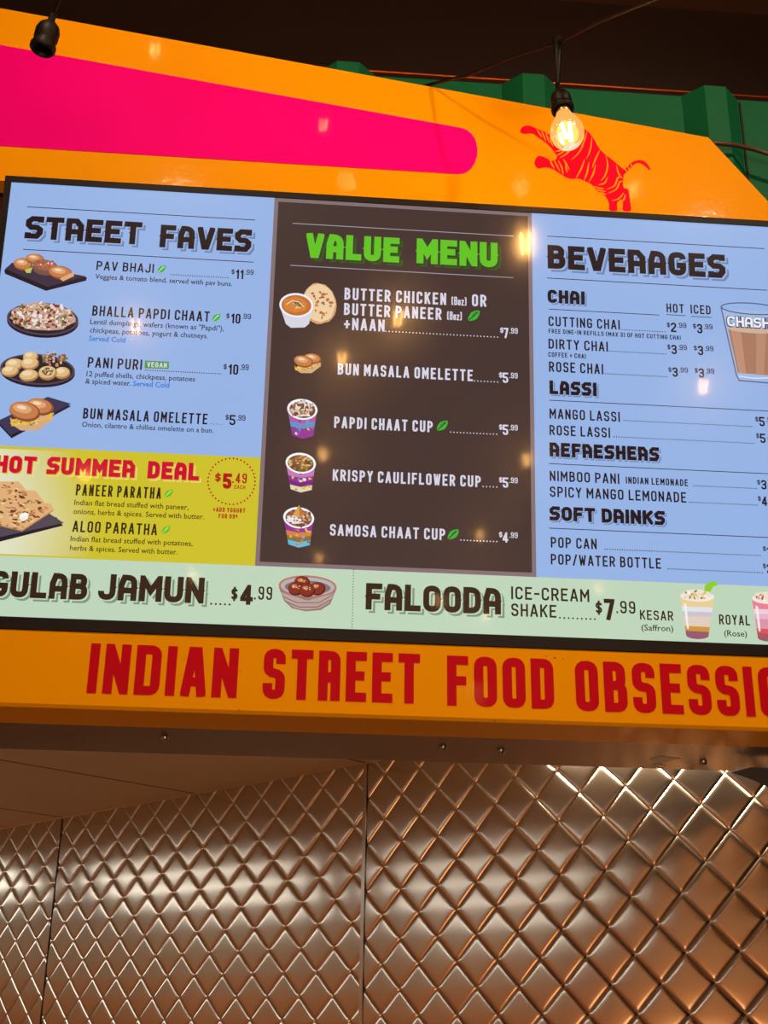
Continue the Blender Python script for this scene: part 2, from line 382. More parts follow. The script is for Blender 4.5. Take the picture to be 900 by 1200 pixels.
# lamps inside the stall (out of view): LED ceiling panels and a warm puck over the right panel
def ceiling_light(loc, sx, sy, rz, label):
    o = empty('ceiling_light', loc); o.rotation_euler = (0, 0, rz); tag(o, label, 'ceiling light', 'lamps in the stall ceiling')
    f = MB()
    for a, b in (((-sx-.02, -sy-.02), (sx+.02, -sy)), ((-sx-.02, sy), (sx+.02, sy+.02)), ((-sx-.02, -sy), (-sx, sy)), ((sx, -sy), (sx+.02, sy))):
        f.box((a[0], a[1], -.018), (b[0], b[1], 0))
    f.build('frame', SEAM, o); MB().box((-sx, -sy, -.012), (sx, sy, -.002)).build('diffuser', LED, o)
    return o
RZW = atan2(WD.y, WD.x)
for yy, lb in ((3.25, 'broad white ceiling light in the stall nearest the serving hatch'), (4.75, 'broad white ceiling light in the middle of the stall'), (6.25, 'broad white ceiling light deepest inside the stall')):
    ceiling_light((-2.85, yy, KZ-.003), .42, .6, 0, lb)
pl = lamp('strip_lamp', 'AREA', (.66, 2.99, KZ-.02), 8.5, (1, .78, .52), None, shape='RECTANGLE', size=.55, size_y=.06)
pl.rotation_euler = (.3, 0, RZW)
lamp('heat_lamp', 'POINT', (-3.0, 2.2, 1.25), 8, (1, .5, .2), shadow_soft_size=.25)

# green corrugated container wall behind the sign
ZT = EYE.z+2.231
prof = []
x = -1.9 - .0
per = .463; x0 = .043-2*per-.44
for k in range(9):
    b = .043-4*per+k*per
    prof += [(b-.045, 2.545), (b, 2.50), (b+.055, 2.50), (b+.10, 2.545)]
vs = []; fs = []
for (px, py) in prof: vs += [(px, py, 1.6 if False else ZB+.25), (px, py, ZT), (px, py+.03, ZT), (px, py+.03, ZB+.25)]
n = len(prof)
for i in range(n-1):
    for a in range(3): fs.append((4*i+a, 4*i+4+a, 4*i+5+a, 4*i+1+a))
tag(mesh('wall_front', vs, fs, GREENP), kind='structure')
# vertical joint line with a rivet on the green wall
jx = on_y(867, 118, 2.54).x
j = MB().box((jx-.0025, 2.5405, ZB+.3), (jx+.0025, 2.5435, ZT-.01)); tag(j.build('trim_5', GAP), kind='structure')
# steel roof structure above: dark girder with an orange painted conduit along it
yb = 2.95
zl = on_y(600, 94, yb).z
g = MB(); g.box((-4, yb+.06, zl-.10), (4.2, yb+.075, zl+.42)); g.box((-4, yb-.02, zl+.42), (4.2, yb+.16, zl+.44)); g.box((-4, yb-.02, zl-.115), (4.2, yb+.16, zl-.10))
tag(g.build('roof_girder', DARKB), 'dark brown roof girder high above the green corrugated wall', 'girder')
tag(MB().tube([(-4, yb, zl-.002), (4.2, yb, zl-.002)], .0055, 10).build('highlight', RUST), 'thin orange painted conduit running below the dark roof girder', 'highlight')  # its orange colour stands in for the lit edge of the girder
for i in range(3):
    yy = 3.6+i*.9
    tag(MB().box((-5.5, yy, 4.42), (5.5, yy+.14, 4.6)).build('ceiling', DARKB), kind='structure')

# ------------------------------------------------------------------ sign board (orange, with pink band and tiger)
FM = Matrix(((1, 0, 0, 0), (0, 0, -1, YF), (0, 1, 0, 0), (0, 0, 0, 1)))       # local x right, y up, z towards the hall
def fl(x, y): p = on_y(x, y, YF); return (p.x, p.z)
def flat3(poly, z): return [(a, b, z) for a, b in poly]
sign = empty('sign_board', mw=FM)
tag(sign, 'orange fascia sign board with clipped corner, pink band and red tiger', 'sign')
c1 = fl(830, 161); c2 = fl(900, 236); sl = (c2[1]-c1[1])/(c2[0]-c1[0])
xr = c1[0]+(1.72-c1[1]+EYE.z*0)/sl if False else c2[0]+.10
zbot = fl(0, 211.5)[1]
tl = fl(0, 9.5); sl2 = (c1[1]-tl[1])/(c1[0]-tl[0])
xl = -3.5
outl = [(xl, zbot), (xl, tl[1]+sl2*(xl-tl[0])), c1, (c2[0]+(zbot-c2[1])/sl, zbot)]
MB().prism(flat3(outl[::-1], -.045), (0, 0, .045)).build('board', ORANGE, sign)
b1 = fl(0, 53); b2 = fl(540, 150.2); b4 = fl(537, 204.3); b5 = fl(0, 171.3)
ax = Vector(b2); ay = Vector(b4); ctr = []
mid = Vector(fl(548, 177)); 
pts = [Vector(b1)+(Vector(b1)-ax)*.6, ax]
for (px, py) in ((546.5, 152.4), (552.5, 157), (557, 164), (559.3, 173), (559.3, 182), (556.5, 191), (551.5, 198.5), (544.5, 203.2)): pts.append(Vector(fl(px, py)))
pts += [ay, Vector(b5)+(Vector(b5)-ay)*.6]
pk = MB().prism(flat3([tuple(p) for p in pts][::-1], .0003), (0, 0, .0015)).build('pink_band', PINK, sign); tag(pk, 'hot pink rounded band')
# leaping tiger: red vinyl with orange stripe gaps
def tz(p): return fl(600+p[0]/5, 140+p[1]/5)
def smooth_poly(p, n=3):
    out = []; L = len(p)
    for i in range(L):
        a, b, c, d = [Vector(p[(i+k-1) % L]) for k in range(4)]
        for k in range(n):
            t = k/n; out.append(tuple(.5*((2*b)+(c-a)*t+(2*a-5*b+4*c-d)*t*t+(3*b-a-3*c+d)*t**3)))
    return out
def tess(poly): return poly
from mathutils.geometry import tessellate_polygon
def add_poly(mb, poly, z):
    v = [(a, b, z) for a, b in poly]; tr = tessellate_polygon([[Vector(q) for q in v]])
    mb.add(v, [t if (v[t[1]][0]-v[t[0]][0])*(v[t[2]][1]-v[t[0]][1])-(v[t[1]][1]-v[t[0]][1])*(v[t[2]][0]-v[t[0]][0]) > 0 else t[::-1] for t in tr])
body = [(48, 72), (62, 44), (100, 36), (140, 52), (182, 68), (220, 88), (262, 76), (300, 42), (350, 30), (400, 44), (436, 64), (472, 102), (505, 160), (540, 200), (592, 240), (640, 282),
        (655, 296), (655, 330), (650, 372), (656, 402), (680, 410), (688, 452), (695, 500), (694, 536), (650, 534), (650, 492), (640, 470), (615, 492), (616, 534), (570, 532), (568, 496), (548, 452), (505, 425),
        (466, 382), (424, 362), (388, 348), (350, 350), (310, 338), (246, 296), (196, 282), (152, 288), (130, 256), (150, 216), (192, 222), (236, 244), (262, 222), (240, 182), (200, 140), (160, 112), (118, 84), (70, 86)]
tail = [(655, 296), (672, 280), (700, 254), (740, 238), (780, 248), (811, 290), (803, 297), (778, 274), (745, 256), (714, 266), (672, 308), (655, 322)]
tg = MB(); add_poly(tg, [tz(p) for p in smooth_poly(body)], .0006); add_poly(tg, [tz(p) for p in smooth_poly(tail)], .0006)
te = tg.build('tiger_emblem', TIGER, sign); tag(te, 'red leaping tiger emblem')
stripes = [[(440, 66), (425, 120), (395, 190), (345, 240)], [(468, 100), (460, 170), (440, 235), (455, 200)], [(515, 180), (490, 230), (470, 285)], [(425, 235), (405, 290), (375, 345)], [(450, 250), (440, 310), (420, 362)],
           [(490, 265), (475, 320), (450, 368)], [(548, 205), (560, 270), (545, 330), (520, 360)], [(560, 340), (540, 375), (505, 384)], [(612, 270), (625, 320), (652, 350)], [(652, 348), (622, 340), (600, 390), (550, 412)],
           [(650, 366), (632, 366), (610, 410), (560, 435)], [(655, 430), (625, 465), (585, 478)], [(664, 440), (655, 470), (640, 488)], [(540, 408), (505, 402), (478, 392)], [(548, 424), (515, 418), (490, 412)], [(552, 440), (530, 434), (505, 428)],
           [(145, 58), (160, 82), (175, 108)], [(172, 66), (185, 96), (198, 128)], [(198, 78), (208, 110), (220, 140)], [(222, 90), (228, 128), (240, 160)], [(330, 160), (300, 190), (258, 216)], [(350, 172), (315, 205), (280, 226)], [(300, 180), (275, 185), (252, 190)],
           [(220, 232), (232, 262), (248, 290)], [(246, 238), (262, 270), (280, 306)], [(270, 240), (290, 280), (300, 326)], [(300, 232), (318, 262), (338, 300)], [(312, 262), (318, 290), (322, 312)], [(660, 288), (668, 300), (672, 306)], [(676, 276), (684, 288), (688, 296)], [(694, 262), (700, 272), (706, 278)]]
tm = MB()
for st in stripes:
    P = [Vector(tz(p)) for p in st]; Q = []
    for i in range(len(P)-1):
        a = P[max(0, i-1)]; b = P[i]; c = P[i+1]; d = P[min(len(P)-1, i+2)]
        for k in range(4):
            t = k/4; Q.append(.5*((2*b)+(c-a)*t+(2*a-5*b+4*c-d)*t*t+(3*b-a-3*c+d)*t**3))
    Q.append(P[-1])
    L = []; R = []
    for i, q in enumerate(Q):
        t = (Q[min(i+1, len(Q)-1)]-Q[max(i-1, 0)]).normalized(); w = .0017*sin(pi*(i+.6)/(len(Q)+.2))
        nn = Vector((-t.y, t.x))*w; L.append(q+nn); R.append(q-nn)
    for i in range(len(Q)-1): tm.add([(*R[i], .0009), (*R[i+1], .0009), (*L[i+1], .0009), (*L[i], .0009)], [(0, 1, 2, 3)])
tag(tm.build('tiger_stripes', ORANGE, te), 'thin orange stripes')

# backing behind the screen, seen as a dark red sliver round it
bk = MB().box((-1.6, 2.43, ZB+.17), (1.5, 2.46, zbot+.04)).build('backing_board', MAROON)
tag(bk, 'dark maroon backing board showing as a sliver behind the menu screen', 'board')
# ------------------------------------------------------------------ sign beam below the screen
beam = empty('sign_beam', mw=FM); tag(beam, 'orange sign beam lettered in red along the bottom of the menu screen', 'sign')
zt = on_y(450, 752.5, YF).z
yk = 2.503-YF
b = MB(); e = .006
sec = [(0, ZB+e), (-e, ZB), (-yk, ZB), (-yk, zt), (-.006, zt), (0, zt-.006)]
vs = [(-3.55, z, d) for d, z in sec]+[(2.4, z, d) for d, z in sec]; n = len(sec)
b.add(vs, [tuple(range(n)), tuple(range(2*n-1, n-1, -1))]+[(i, n+i, n+(i+1) % n, (i+1) % n) for i in range(n)])
b.build('beam_body', ORANGE, beam)
def beam_word(text, x0, y0, x1, y1, name):
    a = fl(x0, y0); c = fl(x1, y1); cap = abs(fl(x0, y0-59)[1]-a[1]); by = (a[1]+c[1])/2
    m = MB()
    for i, q in enumerate(glyph_polys(text, c[0]-a[0], cap, .185, GBEAM, gap=.11, corner=.12)):
        m.add([(a[0]+u, by+v, .0006+i*.000006) for u, v in q], [tuple(range(len(q)))])
    return m.build(name, REDV, beam)
GBEAM = dict(G); GBEAM['A'] = (1, [[(0, 0), (.36, 1), (.64, 1), (1, 0)], [(.14, .25), (.86, .25)]])
GBEAM['R'] = (1, [[(0, 0), (0, 1), (1, 1, 1), (1, .5, 1), (0, .44)], [(.72, .42), (.72, .42), (1, .28, 1), (1, 0)]])
GBEAM['R'] = (1, [[(0, 0), (0, 1), (1, 1, 1), (1, .44), (0, .44)], [(.8, .5), (1, .34), (1, 0)]])
for wrd, x0, y0, x1, y1 in (('INDIAN', 101, 813, 277, 818), ('STREET', 307, 818.5, 492, 825.5), ('FOOD', 524, 827, 650, 831.5), ('OBSESSION', 675.5, 832.5, 952, 843)):
    beam_word(wrd, x0, y0, x1, y1, 'lettering')
# little scuff marks on the beam
sm = MB()
for (sx, sy, w, h) in ((280, 832, 1.1, 3), (580, 845, 1.2, 1.6), (282, 787, 2.5, .5), (650, 771, 3.5, 1.2), (640, 769, 2, .8), (660, 772, 1.6, .8), (216, 773, .8, .8)):
    a = fl(sx, sy); kx = w*.0017/2; ky = h*.0017/2
    sm.add([(a[0]+kx*cos(t*pi/4)*random.Random(t+sx).uniform(.7, 1.2), a[1]+ky*sin(t*pi/4), .0008) for t in range(8)], [tuple(range(8))])
sm.build('scuff', MAROON, beam)

# steel soffit plate under the beam, with screws
yq = on_z(450, 891.5, ZB).y
sof = empty('soffit_plate', (0, yk+YF, ZB)); tag(sof, 'polished steel soffit plate with small screws under the orange sign beam', 'soffit')
D = yq-(yk+YF)
r_end = on_z(868, 907, ZB)
XE = r_end.x+.055
MB().prism([(-3.55, .001, .001), (2.4, .001, .001), (2.4, D-.04, .001), (XE, D-.04, .001), (r_end.x, D, .001), (-3.55, D, .001)][::-1], (0, 0, .012)).build('plate', STEEL2, sof)
YC = yk+YF+D-.11
cpt = [on_y(px_, py_, YC) for px_, py_ in ((858, 905), (866, 908), (884, 914), (900, 922), (940, 936), (940, 902), (880, 899))]
cz = lambda p: (p.x, -.11+D, p.z-ZB)
MB().prism([cz(p) for p in cpt], (0, .004, 0)).build('corner_bracket', DARKB, sof)
MB().box((-3.55, D-.004, .004), (r_end.x-.06, D, KZ-ZB-.004)).build('return_flange', STEEL2, sof)
for (sx, sy) in ((193, 865), (519, 876), (587, 880), (824, 893)):
    p = on_z(sx, sy, ZB); loc = Matrix.Translation((p.x, p.y-yk-YF, 0))
    MB().lathe([(.0001, -.006), (.006, -.006), (.008, -.003), (.0085, .0012)], loc, 14).build('screw', SCREW, sof, True)
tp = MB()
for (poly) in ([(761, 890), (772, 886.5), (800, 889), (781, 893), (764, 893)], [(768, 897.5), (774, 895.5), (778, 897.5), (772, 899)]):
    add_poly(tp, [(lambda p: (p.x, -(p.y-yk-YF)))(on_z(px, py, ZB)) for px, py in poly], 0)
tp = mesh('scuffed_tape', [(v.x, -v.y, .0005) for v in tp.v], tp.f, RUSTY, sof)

# ------------------------------------------------------------------ menu screen
TT = .09503; TO = EYE+Vector((-.63461, 2.27411, 1.64953)); TW = 1.65; TH = TW*9/16
TX = Vector((1, 0, 0)); TY = Vector((0, -sin(TT), cos(TT))); TN = Vector((0, -cos(TT), -sin(TT)))
TM = Matrix.Translation(TO) @ Matrix((TX, TY, TN)).transposed().to_4x4()
def T(x, y):
    q = ray(x, y); t = (TO-EYE).dot(TN)/q.dot(TN); p = EYE+q*t-TO
    return Vector((p.dot(TX), p.dot(TY)))
tv = empty('menu_screen', mw=TM); tag(tv, 'wide black framed digital menu screen between the orange sign board and lettered beam', 'screen')
bz = .0135; bzb = .0225; dp = .045
f = MB()
f.box((-bz, -TH-bzb, -dp), (TW+bz, bz, -.004))
f.build('housing', BLACKP, tv)
f = MB()
f.box((-bz, 0, -.004), (TW+bz, bz, .004)); f.box((-bz, -TH-bzb, -.004), (TW+bz, -TH, .004)); f.box((-bz, -TH, -.004), (0, 0, .004)); f.box((TW, -TH, -.004), (TW+bz, 0, .004))
f.build('bezel', BLACKP, tv)

class Pic:
    """flat picture elements on the screen, each in its own colour, stacked in drawing order"""
    def __init__(s, z=.0006): s.v = []; s.f = []; s.c = []; s.z = z; s.r = random.Random(5)
    def raw(s, poly, col, lift=True):
        n = len(s.v); s.v += [(a, b, s.z) for a, b in poly]
        A = sum(poly[i][0]*poly[(i+1) % len(poly)][1]-poly[(i+1) % len(poly)][0]*poly[i][1] for i in range(len(poly)))
        idx = list(range(n, n+len(poly))); s.f.append(tuple(idx if A > 0 else idx[::-1])); s.c.append(col)
        if lift: s.z += .00002
    def poly(s, pts, col):
        if len(pts) > 4:
            v = [Vector((*T(*p), 0)) for p in pts]
            for t in tessellate_polygon([v]): s.raw([tuple(v[i][:2]) for i in t], col, False)
            s.z += .00002
        else: s.raw([tuple(T(*p)) for p in pts], col)
    def ell(s, cx, cy, rx, ry, col, rot=0, jit=0, n=20):
        P = []
        for k in range(n):
            a = 2*pi*k/n; j = 1+s.r.uniform(-jit, jit); x = rx*cos(a)*j; y = ry*sin(a)*j
            P.append(tuple(T(cx+x*cos(rot)-y*sin(rot), cy+x*sin(rot)+y*cos(rot))))
        s.raw(P, col)
    def line(s, x0, y0, x1, y1, w, col):
        a = T(x0, y0); b = T(x1, y1); m = (a.y+b.y)/2; k = w*.00087
        s.raw([(a.x, m-k), (b.x, m-k), (b.x, m+k), (a.x, m+k)], col)
    def stroke(s, pts, w, col):
        P = [Vector(p) for p in pts]
        for q in stroke(P, w, False, -1e9, 1e9): s.raw([tuple(T(*p)) for p in q], col, False)
        s.z += .00002
    def dots(s, x0, y0, x1, y1, col, r=.9, step=4.2):
        n = max(2, round(hypot(x1-x0, y1-y0)/step)); a = T(x0, y0); b = T(x1, y1); m = (a.y+b.y)/2
        if abs(b.x-a.x) < .05 and abs(b.y-a.y) > .02:
            for k in range(n+1):
                t = k/n; p = a.lerp(b, t); s.raw([(p.x+r*.00174*cos(i*pi/4), p.y+r*.00174*sin(i*pi/4)) for i in range(8)], col, False)
        else:
            for k in range(n+1):
                x = a.x+(b.x-a.x)*k/n; s.raw([(x+r*.00174*cos(i*pi/4), m+r*.00174*sin(i*pi/4)) for i in range(8)], col, False)
        s.z += .00002
    def leaf(s, cx, cy, r, col, vein):
        P = []
        for k in range(16):
            a = 2*pi*k/16; x = r*cos(a); y = r*.58*sin(a)*(1-.25*abs(cos(a))); P.append((cx+x*.76+y*.65, cy-x*.65+y*.76))
        s.poly(P, col); s.stroke([(cx-r*.62, cy+r*.54), (cx+r*.5, cy-r*.45)], r*.14, vein)
        for t in (-.25, .1, .4): s.stroke([(cx+t*r*.7, cy-t*r*.62), (cx+t*r*.7-r*.02, cy-t*r*.62-r*.3)], r*.09, vein)
    def text(s, st, x0, y0, x1, y1, cap, col, wt=.15, font=G, gap=None, spur=False, shadow=None, bg=None, corner=None):
        a = T(x0, y0); b = T(x1, y1); m = (a.y+b.y)/2; xm, ym = (x0+x1)/2, (y0+y1)/2; h = (T(xm, ym-cap)-T(xm, ym)).y
        P = glyph_polys(st, b.x-a.x, h, wt, font, gap, spur, corner)
        def put(dx, dy, c):
            for q in P: s.raw([(a.x+dx+u, m+dy+v) for u, v in q], c, False); s.z += .000003
            s.z += .00003
        if shadow:
            put(h*.13, -h*.12, shadow); put(h*.055, -h*.05, bg)
        put(0, 0, col)
    def plain(s, st, x0, y0, x1, y1, cap, col, bold=0.008):
        a = T(x0, y0); b = T(x1, y1); m = (a.y+b.y)/2; xm, ym = (x0+x1)/2, (y0+y1)/2; h = (T(xm, ym-cap)-T(xm, ym)).y
        for q in plain_polys(st, b.x-a.x, h, bold): s.raw([(a.x+u, m+v) for u, v in q], col, False)
        s.z += .00003
    def build(s, name, parent, m=None):
        me = bpy.data.meshes.new(name); me.from_pydata(s.v, [], s.f); me.materials.append(m or PIX)
        at = me.color_attributes.new('Col', 'FLOAT_COLOR', 'CORNER'); d = []
        for f, c in zip(s.f, s.c): d += list(c)*len(f)
        at.data.foreach_set('color', d); me.update()
        return link(bpy.data.objects.new(name, me), parent)

BLUE = S(150, 180, 230); INK = S(36, 20, 26); SHB = S(112, 132, 172); BROWN = S(68, 51, 49); EDGE = S(132, 112, 116); WHITE = S(216, 214, 232)
LIME = S(98, 196, 36); LIMED = S(44, 92, 30); MINT = S(190, 214, 188); YEL = S(206, 192, 44); RED = S(206, 8, 50); DRED = S(176, 24, 24); LEAF = S(62, 176, 58); COLD = S(58, 128, 214)
def rect(p, x0, y0, x1, y1, col): p.raw([(x0, y0), (x1, y0), (x1, y1), (x0, y1)], col)
U1, U2, V1 = T(321.3, 234).x, T(624.3, 251).x, -(T(299.3, 663.3).y+T(627, 676).y)/2
U1 = (U1+T(299.3, 663.3).x)/2; U2 = (U2+T(627, 676).x)/2
VY = -(T(0, 523.5).y+T(306.5, 535.3).y)/2
def panel(name, x0, y0, x1, y1, col):
    p = Pic(.0003); rect(p, x0, y0, x1, y1, col); return p.build(name, tv, PIXBG)
left = panel('street_menu_panel', 0, -VY, U1, 0, BLUE)
deal = panel('deal_menu_panel', 0, -V1, U1, -VY, YEL)
midp = panel('value_menu_panel', U1, -V1, U2, 0, EDGE)
rgt = panel('beverage_menu_panel', U2, -V1, TW, 0, BLUE)
base = panel('dessert_menu_panel', 0, -TH, TW, -V1, MINT)

def price(p, dol, cents, xd, x0, x1, x2, x3, yb, cap, col, wt=.16, yd=None, csc=.55):
    """$ raised small, whole number, raised cents"""
    p.text('$', xd, yb-cap*.48, xd+cap*.34, yb-cap*.48, cap*.58, col, wt*.8)
    p.text(dol, x0, yb, x1, yb, cap, col, wt, gap=.12)
    p.text('.'+cents if cents else '.', x2, yb-cap*.44, x3, yb-cap*.44, cap*csc, col, wt*.85, gap=.11)

# --- street faves
p = Pic()
p.line(32, 241.6, 299, 259, 1.0, INK); p.line(27.4, 291.4, 297, 308.4, 1.0, INK)
p.text('STREET', 28.4, 279, 165, 287.5, 26.5, INK, .235, GB, .09, True, SHB, BLUE); p.text('FAVES', 186.7, 289.5, 294, 296.5, 26.5, INK, .235, GB, .09, True, SHB, BLUE)
tag(p.build('heading', left), 'heavy dark heading reading street faves')
p = Pic()
p.text('PAV BHAJI', 112.7, 316.6, 180, 320.2, 10.7, INK); p.leaf(189.5, 315.5, 6, LEAF, S(200, 235, 200)); p.dots(201, 322, 267, 325.8, INK, .72, 2.7)
price(p, '11', '99', 271, 276, 285, 287, 297, 327.2, 11, INK)
p.plain('Veggies & tomato blend, served with pav buns.', 111.5, 326.6, 272, 336, 5.8, INK); p.build('menu_item', left)
p = Pic()
p.text('BHALLA PAPDI CHAAT', 107.7, 370.6, 245.3, 376.7, 12, INK); p.leaf(253.5, 372.4, 6.2, LEAF, S(200, 235, 200))
price(p, '10', '99', 265, 270.5, 281.5, 283.5, 294, 379.3, 11.5, INK)
p.plain('Lentil dumplings, wafers (known as "Papdi"),', 105.6, 380.2, 262.4, 388, 6, INK); p.plain('chickpeas, potatoes, yogurt & chutneys.', 105.2, 389.4, 243.5, 397.3, 6, INK)
p.plain('Served Cold', 104, 399.8, 146.8, 401.6, 6, COLD, .025); p.build('menu_item', left)
p = Pic()
p.text('PANI PURI', 102.4, 431, 166, 433.5, 12.3, INK); p.dots(171, 433.8, 258, 438.4, INK, .72, 2.7)
p.poly([(170, 422.8), (198, 424), (197.7, 432.6), (169.6, 431.6)], S(70, 150, 60)); p.text('VEGAN', 172.2, 430.3, 195.4, 431.2, 6, WHITE, .18)
price(p, '10', '99', 261.7, 267.4, 279, 281, 291.3, 439.2, 12, INK)
p.plain('12 puffed shells, chickpeas, potatoes', 101.3, 441, 228.6, 447.4, 6, INK); p.plain('& spiced water.', 100, 449.8, 153.6, 452.2, 6, INK); p.plain('Served Cold', 155.7, 452.6, 198.4, 454.6, 6, COLD, .025)
p.build('menu_item', left)
p = Pic()
p.text('BUN MASALA OMELETTE', 97, 491.5, 242.8, 496.8, 12.6, INK); p.dots(247.5, 497, 260, 497.6, INK, .55, 2.9)
price(p, '5', '99', 264, 268.6, 275.6, 277.4, 287.4, 498.5, 12, INK)
p.plain('Onion, cilantro & chillies omelette on a bun.', 96, 500.4, 250, 507.6, 6, INK); p.build('menu_item', left)
# dish pictures, street faves
SL = S(66, 50, 66); SLD = S(40, 28, 38); BUN = S(198, 126, 76); BUNL = S(224, 166, 118); BUND = S(146, 78, 44); CRM = S(236, 214, 190)
def bunpic(p, cx, cy, rx, ry, rot=0):
    p.ell(cx, cy, rx, ry, BUND, rot, .02); p.ell(cx-.06*rx, cy-.12*ry, rx*.93, ry*.84, BUN, rot, .02); p.ell(cx-.15*rx, cy-.3*ry, rx*.6, ry*.45, BUNL, rot, .04); p.ell(cx-.2*rx, cy-.42*ry, rx*.3, ry*.2, S(246, 214, 178), rot, .05)
p = Pic(); R = random.Random(3)
p.poly([(5, 317), (14, 308), (102, 325), (101, 329), (54, 341), (6, 321)], SLD); p.poly([(6, 315), (15, 308), (101, 324), (56, 336.5)], SL)
bunpic(p, 27, 310, 11, 7.5, .1); bunpic(p, 41, 303.5, 11, 6, .1)
p.poly([(29, 316), (38, 313.5), (36, 320), (31, 320)], S(190, 200, 90))
p.ell(53, 314.5, 15, 8.5, S(120, 84, 76), .1); p.ell(53, 311, 14.5, 6.5, S(150, 100, 84), .1); p.ell(53, 310.5, 12, 5, S(178, 96, 60), .1)
for i in range(30): p.ell(53+R.uniform(-10, 10), 310+R.uniform(-4, 4), R.uniform(.7, 1.8), R.uniform(.5, 1.2), R.choice([S(236, 220, 224), S(200, 120, 130), S(96, 120, 60), S(160, 70, 40)]), R.uniform(0, 3), .2, 7)
bunpic(p, 71, 320, 14, 8, .12); p.poly([(70, 327), (86, 319), (87, 324), (74, 330)], S(226, 170, 120)); p.build('dish_picture', left)
def plate(cx, cy, rx, ry, cols, n, seed, rot=.06):
    p = Pic(); R = random.Random(seed)
    p.ell(cx, cy+3, rx, ry, SLD, rot, 0, 32); p.ell(cx, cy, rx, ry, S(84, 68, 84), rot, 0, 32); p.ell(cx, cy, rx*.94, ry*.9, S(48, 36, 44), rot, 0, 32)
    return p, R
p, R = plate(50, 374, 42, 19, None, 0, 1)
p.ell(50, 371.5, 38, 16, S(196, 160, 140), .06, .05, 28)
for i in range(230):
    a = R.uniform(0, 6.28); r = math.sqrt(R.random()); x = 50+37*r*cos(a); y = 371+15*r*sin(a)
    p.ell(x, y, R.uniform(1, 3.6), R.uniform(.8, 2.2), R.choice([S(240, 230, 232), S(226, 206, 196), S(236, 226, 226), S(186, 132, 92), S(120, 44, 40), S(150, 52, 46), S(104, 118, 60), S(206, 168, 120)]), R.uniform(0, 3), .2, 8)
p.build('dish_picture', left)
p, R = plate(44, 433, 44, 18, None, 0, 2)
for i in range(46):
    a = R.uniform(0, 6.28); r = math.sqrt(R.random()); p.ell(63+15*r*cos(a), 421+8*r*sin(a), R.uniform(1.2, 2.8), R.uniform(1, 2), R.choice([S(190, 140, 110), S(214, 186, 160), S(130, 80, 64), S(110, 110, 60), S(160, 72, 60)]), R.uniform(0, 3), .2, 8)
for (x, y, rx, ry) in ((36, 418, 9, 6), (17, 427, 11, 7), (35, 426, 11, 7.5), (12, 435, 10.5, 6.5), (34, 440, 11.5, 7), (73, 437, 9.5, 7), (56, 437, 11, 8.5)):
    p.ell(x, y+.6, rx, ry, S(176, 128, 78), -.1, .03); p.ell(x-.5, y-.6, rx*.9, ry*.84, S(224, 186, 130), -.1, .03); p.ell(x-2, y-2, rx*.5, ry*.42, S(240, 214, 168), -.1, .05)
p.ell(56, 436, 6.5, 4.6, S(120, 86, 58), 0, .1)
for i in range(10): p.ell(56+R.uniform(-5, 5), 436+R.uniform(-3, 3), 1.5, 1.2, R.choice([S(206, 170, 120), S(230, 214, 180), S(110, 120, 60)]), 0, .2, 7)
p.build('dish_picture', left)
def omelette(cx, cy, k, slate, seed):
    p = Pic(); R = random.Random(seed); q = lambda x, y: (cx+x*k, cy+y*k)
    if slate:
        p.poly([q(-50, 8), q(-32, 27), q(44, -14), q(14, -24)], SLD); p.poly([q(-50, 5), q(-33, 23), q(44, -17), q(14, -26)], S(62, 54, 84))
    p.poly([q(-34, 8), q(-20, 17), q(2, 17), q(22, 2), q(18, -6), q(-24, 0)], S(214, 170, 128))
    E1 = [q(-34, 0)]
    for i in range(14): t = i/13; E1.append(q(-32+54*t, 3+R.uniform(-1.4, 1.4)+6*sin(pi*t)-8*t))
    E2 = [q(22-54*i/13, 11+R.uniform(-1.6, 1.6)+3*sin(pi*i/13)-14*(1-i/13)) for i in range(14)]
    p.poly(E1+E2, S(226, 184, 76))
    for i in range(26): t = R.random(); x, y = q(-30+50*t, 7+R.uniform(-3, 3)+4*sin(pi*t)-9*t); p.ell(x, y, 2*k, 1.1*k, R.choice([S(240, 208, 110), S(206, 150, 50), S(236, 196, 90), S(150, 130, 50)]), R.uniform(-.6, .3), .2, 7)
    a = q(4, -13); bunpic(p, a[0], a[1], 18*k, 11*k, .15); a = q(-15, -7); bunpic(p, a[0], a[1], 20*k, 12.5*k, .2)
    return p
omelette(43, 489, .92, True, 4).build('dish_picture', left)

# --- hot summer deal
p = Pic()
for wd_, a_, b_, c_, d_, sh_ in (('HOT', -7, 554, 41.6, 555.5, S(236, 214, 170)), ('SUMMER', 54, 556, 157.5, 560, S(236, 214, 120)), ('DEAL', 172.4, 561, 233, 563.4, S(236, 214, 120))):
    p = Pic(); p.z += .0004; p.text(wd_, a_, b_, c_, d_, 20.5, RED, .255, GB, .09, False, sh_, YEL); tag(p.build('heading_word', deal), 'heavy red word of the hot summer deal heading')
p = Pic(.00055)   # pale fade behind the bread picture
o = None
N = 36
for i in range(N):
    for j in range(20):
        x0, x1 = -8+i*4, -4+i*4
        def yy(x, t): return 526+x*.0386 + t*(123+x*.003)
        c = lambda x, t: (lambda k: tuple(YEL[q]*(1-k)+S(226, 226, 196)[q]*k for q in range(3))+(1,))(max(0, min(1, 1.15-x/100-.35*abs(t-.75))))
        p.raw([tuple(T(x0, yy(x0, j/20))), tuple(T(x0, yy(x0, (j+1)/20))), tuple(T(x1, yy(x1, (j+1)/20))), tuple(T(x1, yy(x1, j/20)))], c((x0+x1)/2, (j+.5)/20), False)
p.build('pale_fade', deal)
p = Pic(); R = random.Random(9)
p.poly([(-20, 640), (74, 616), (66, 606), (-20, 612)], SLD); p.poly([(-20, 634), (75, 613), (55, 600), (-20, 604)], S(84, 72, 86))
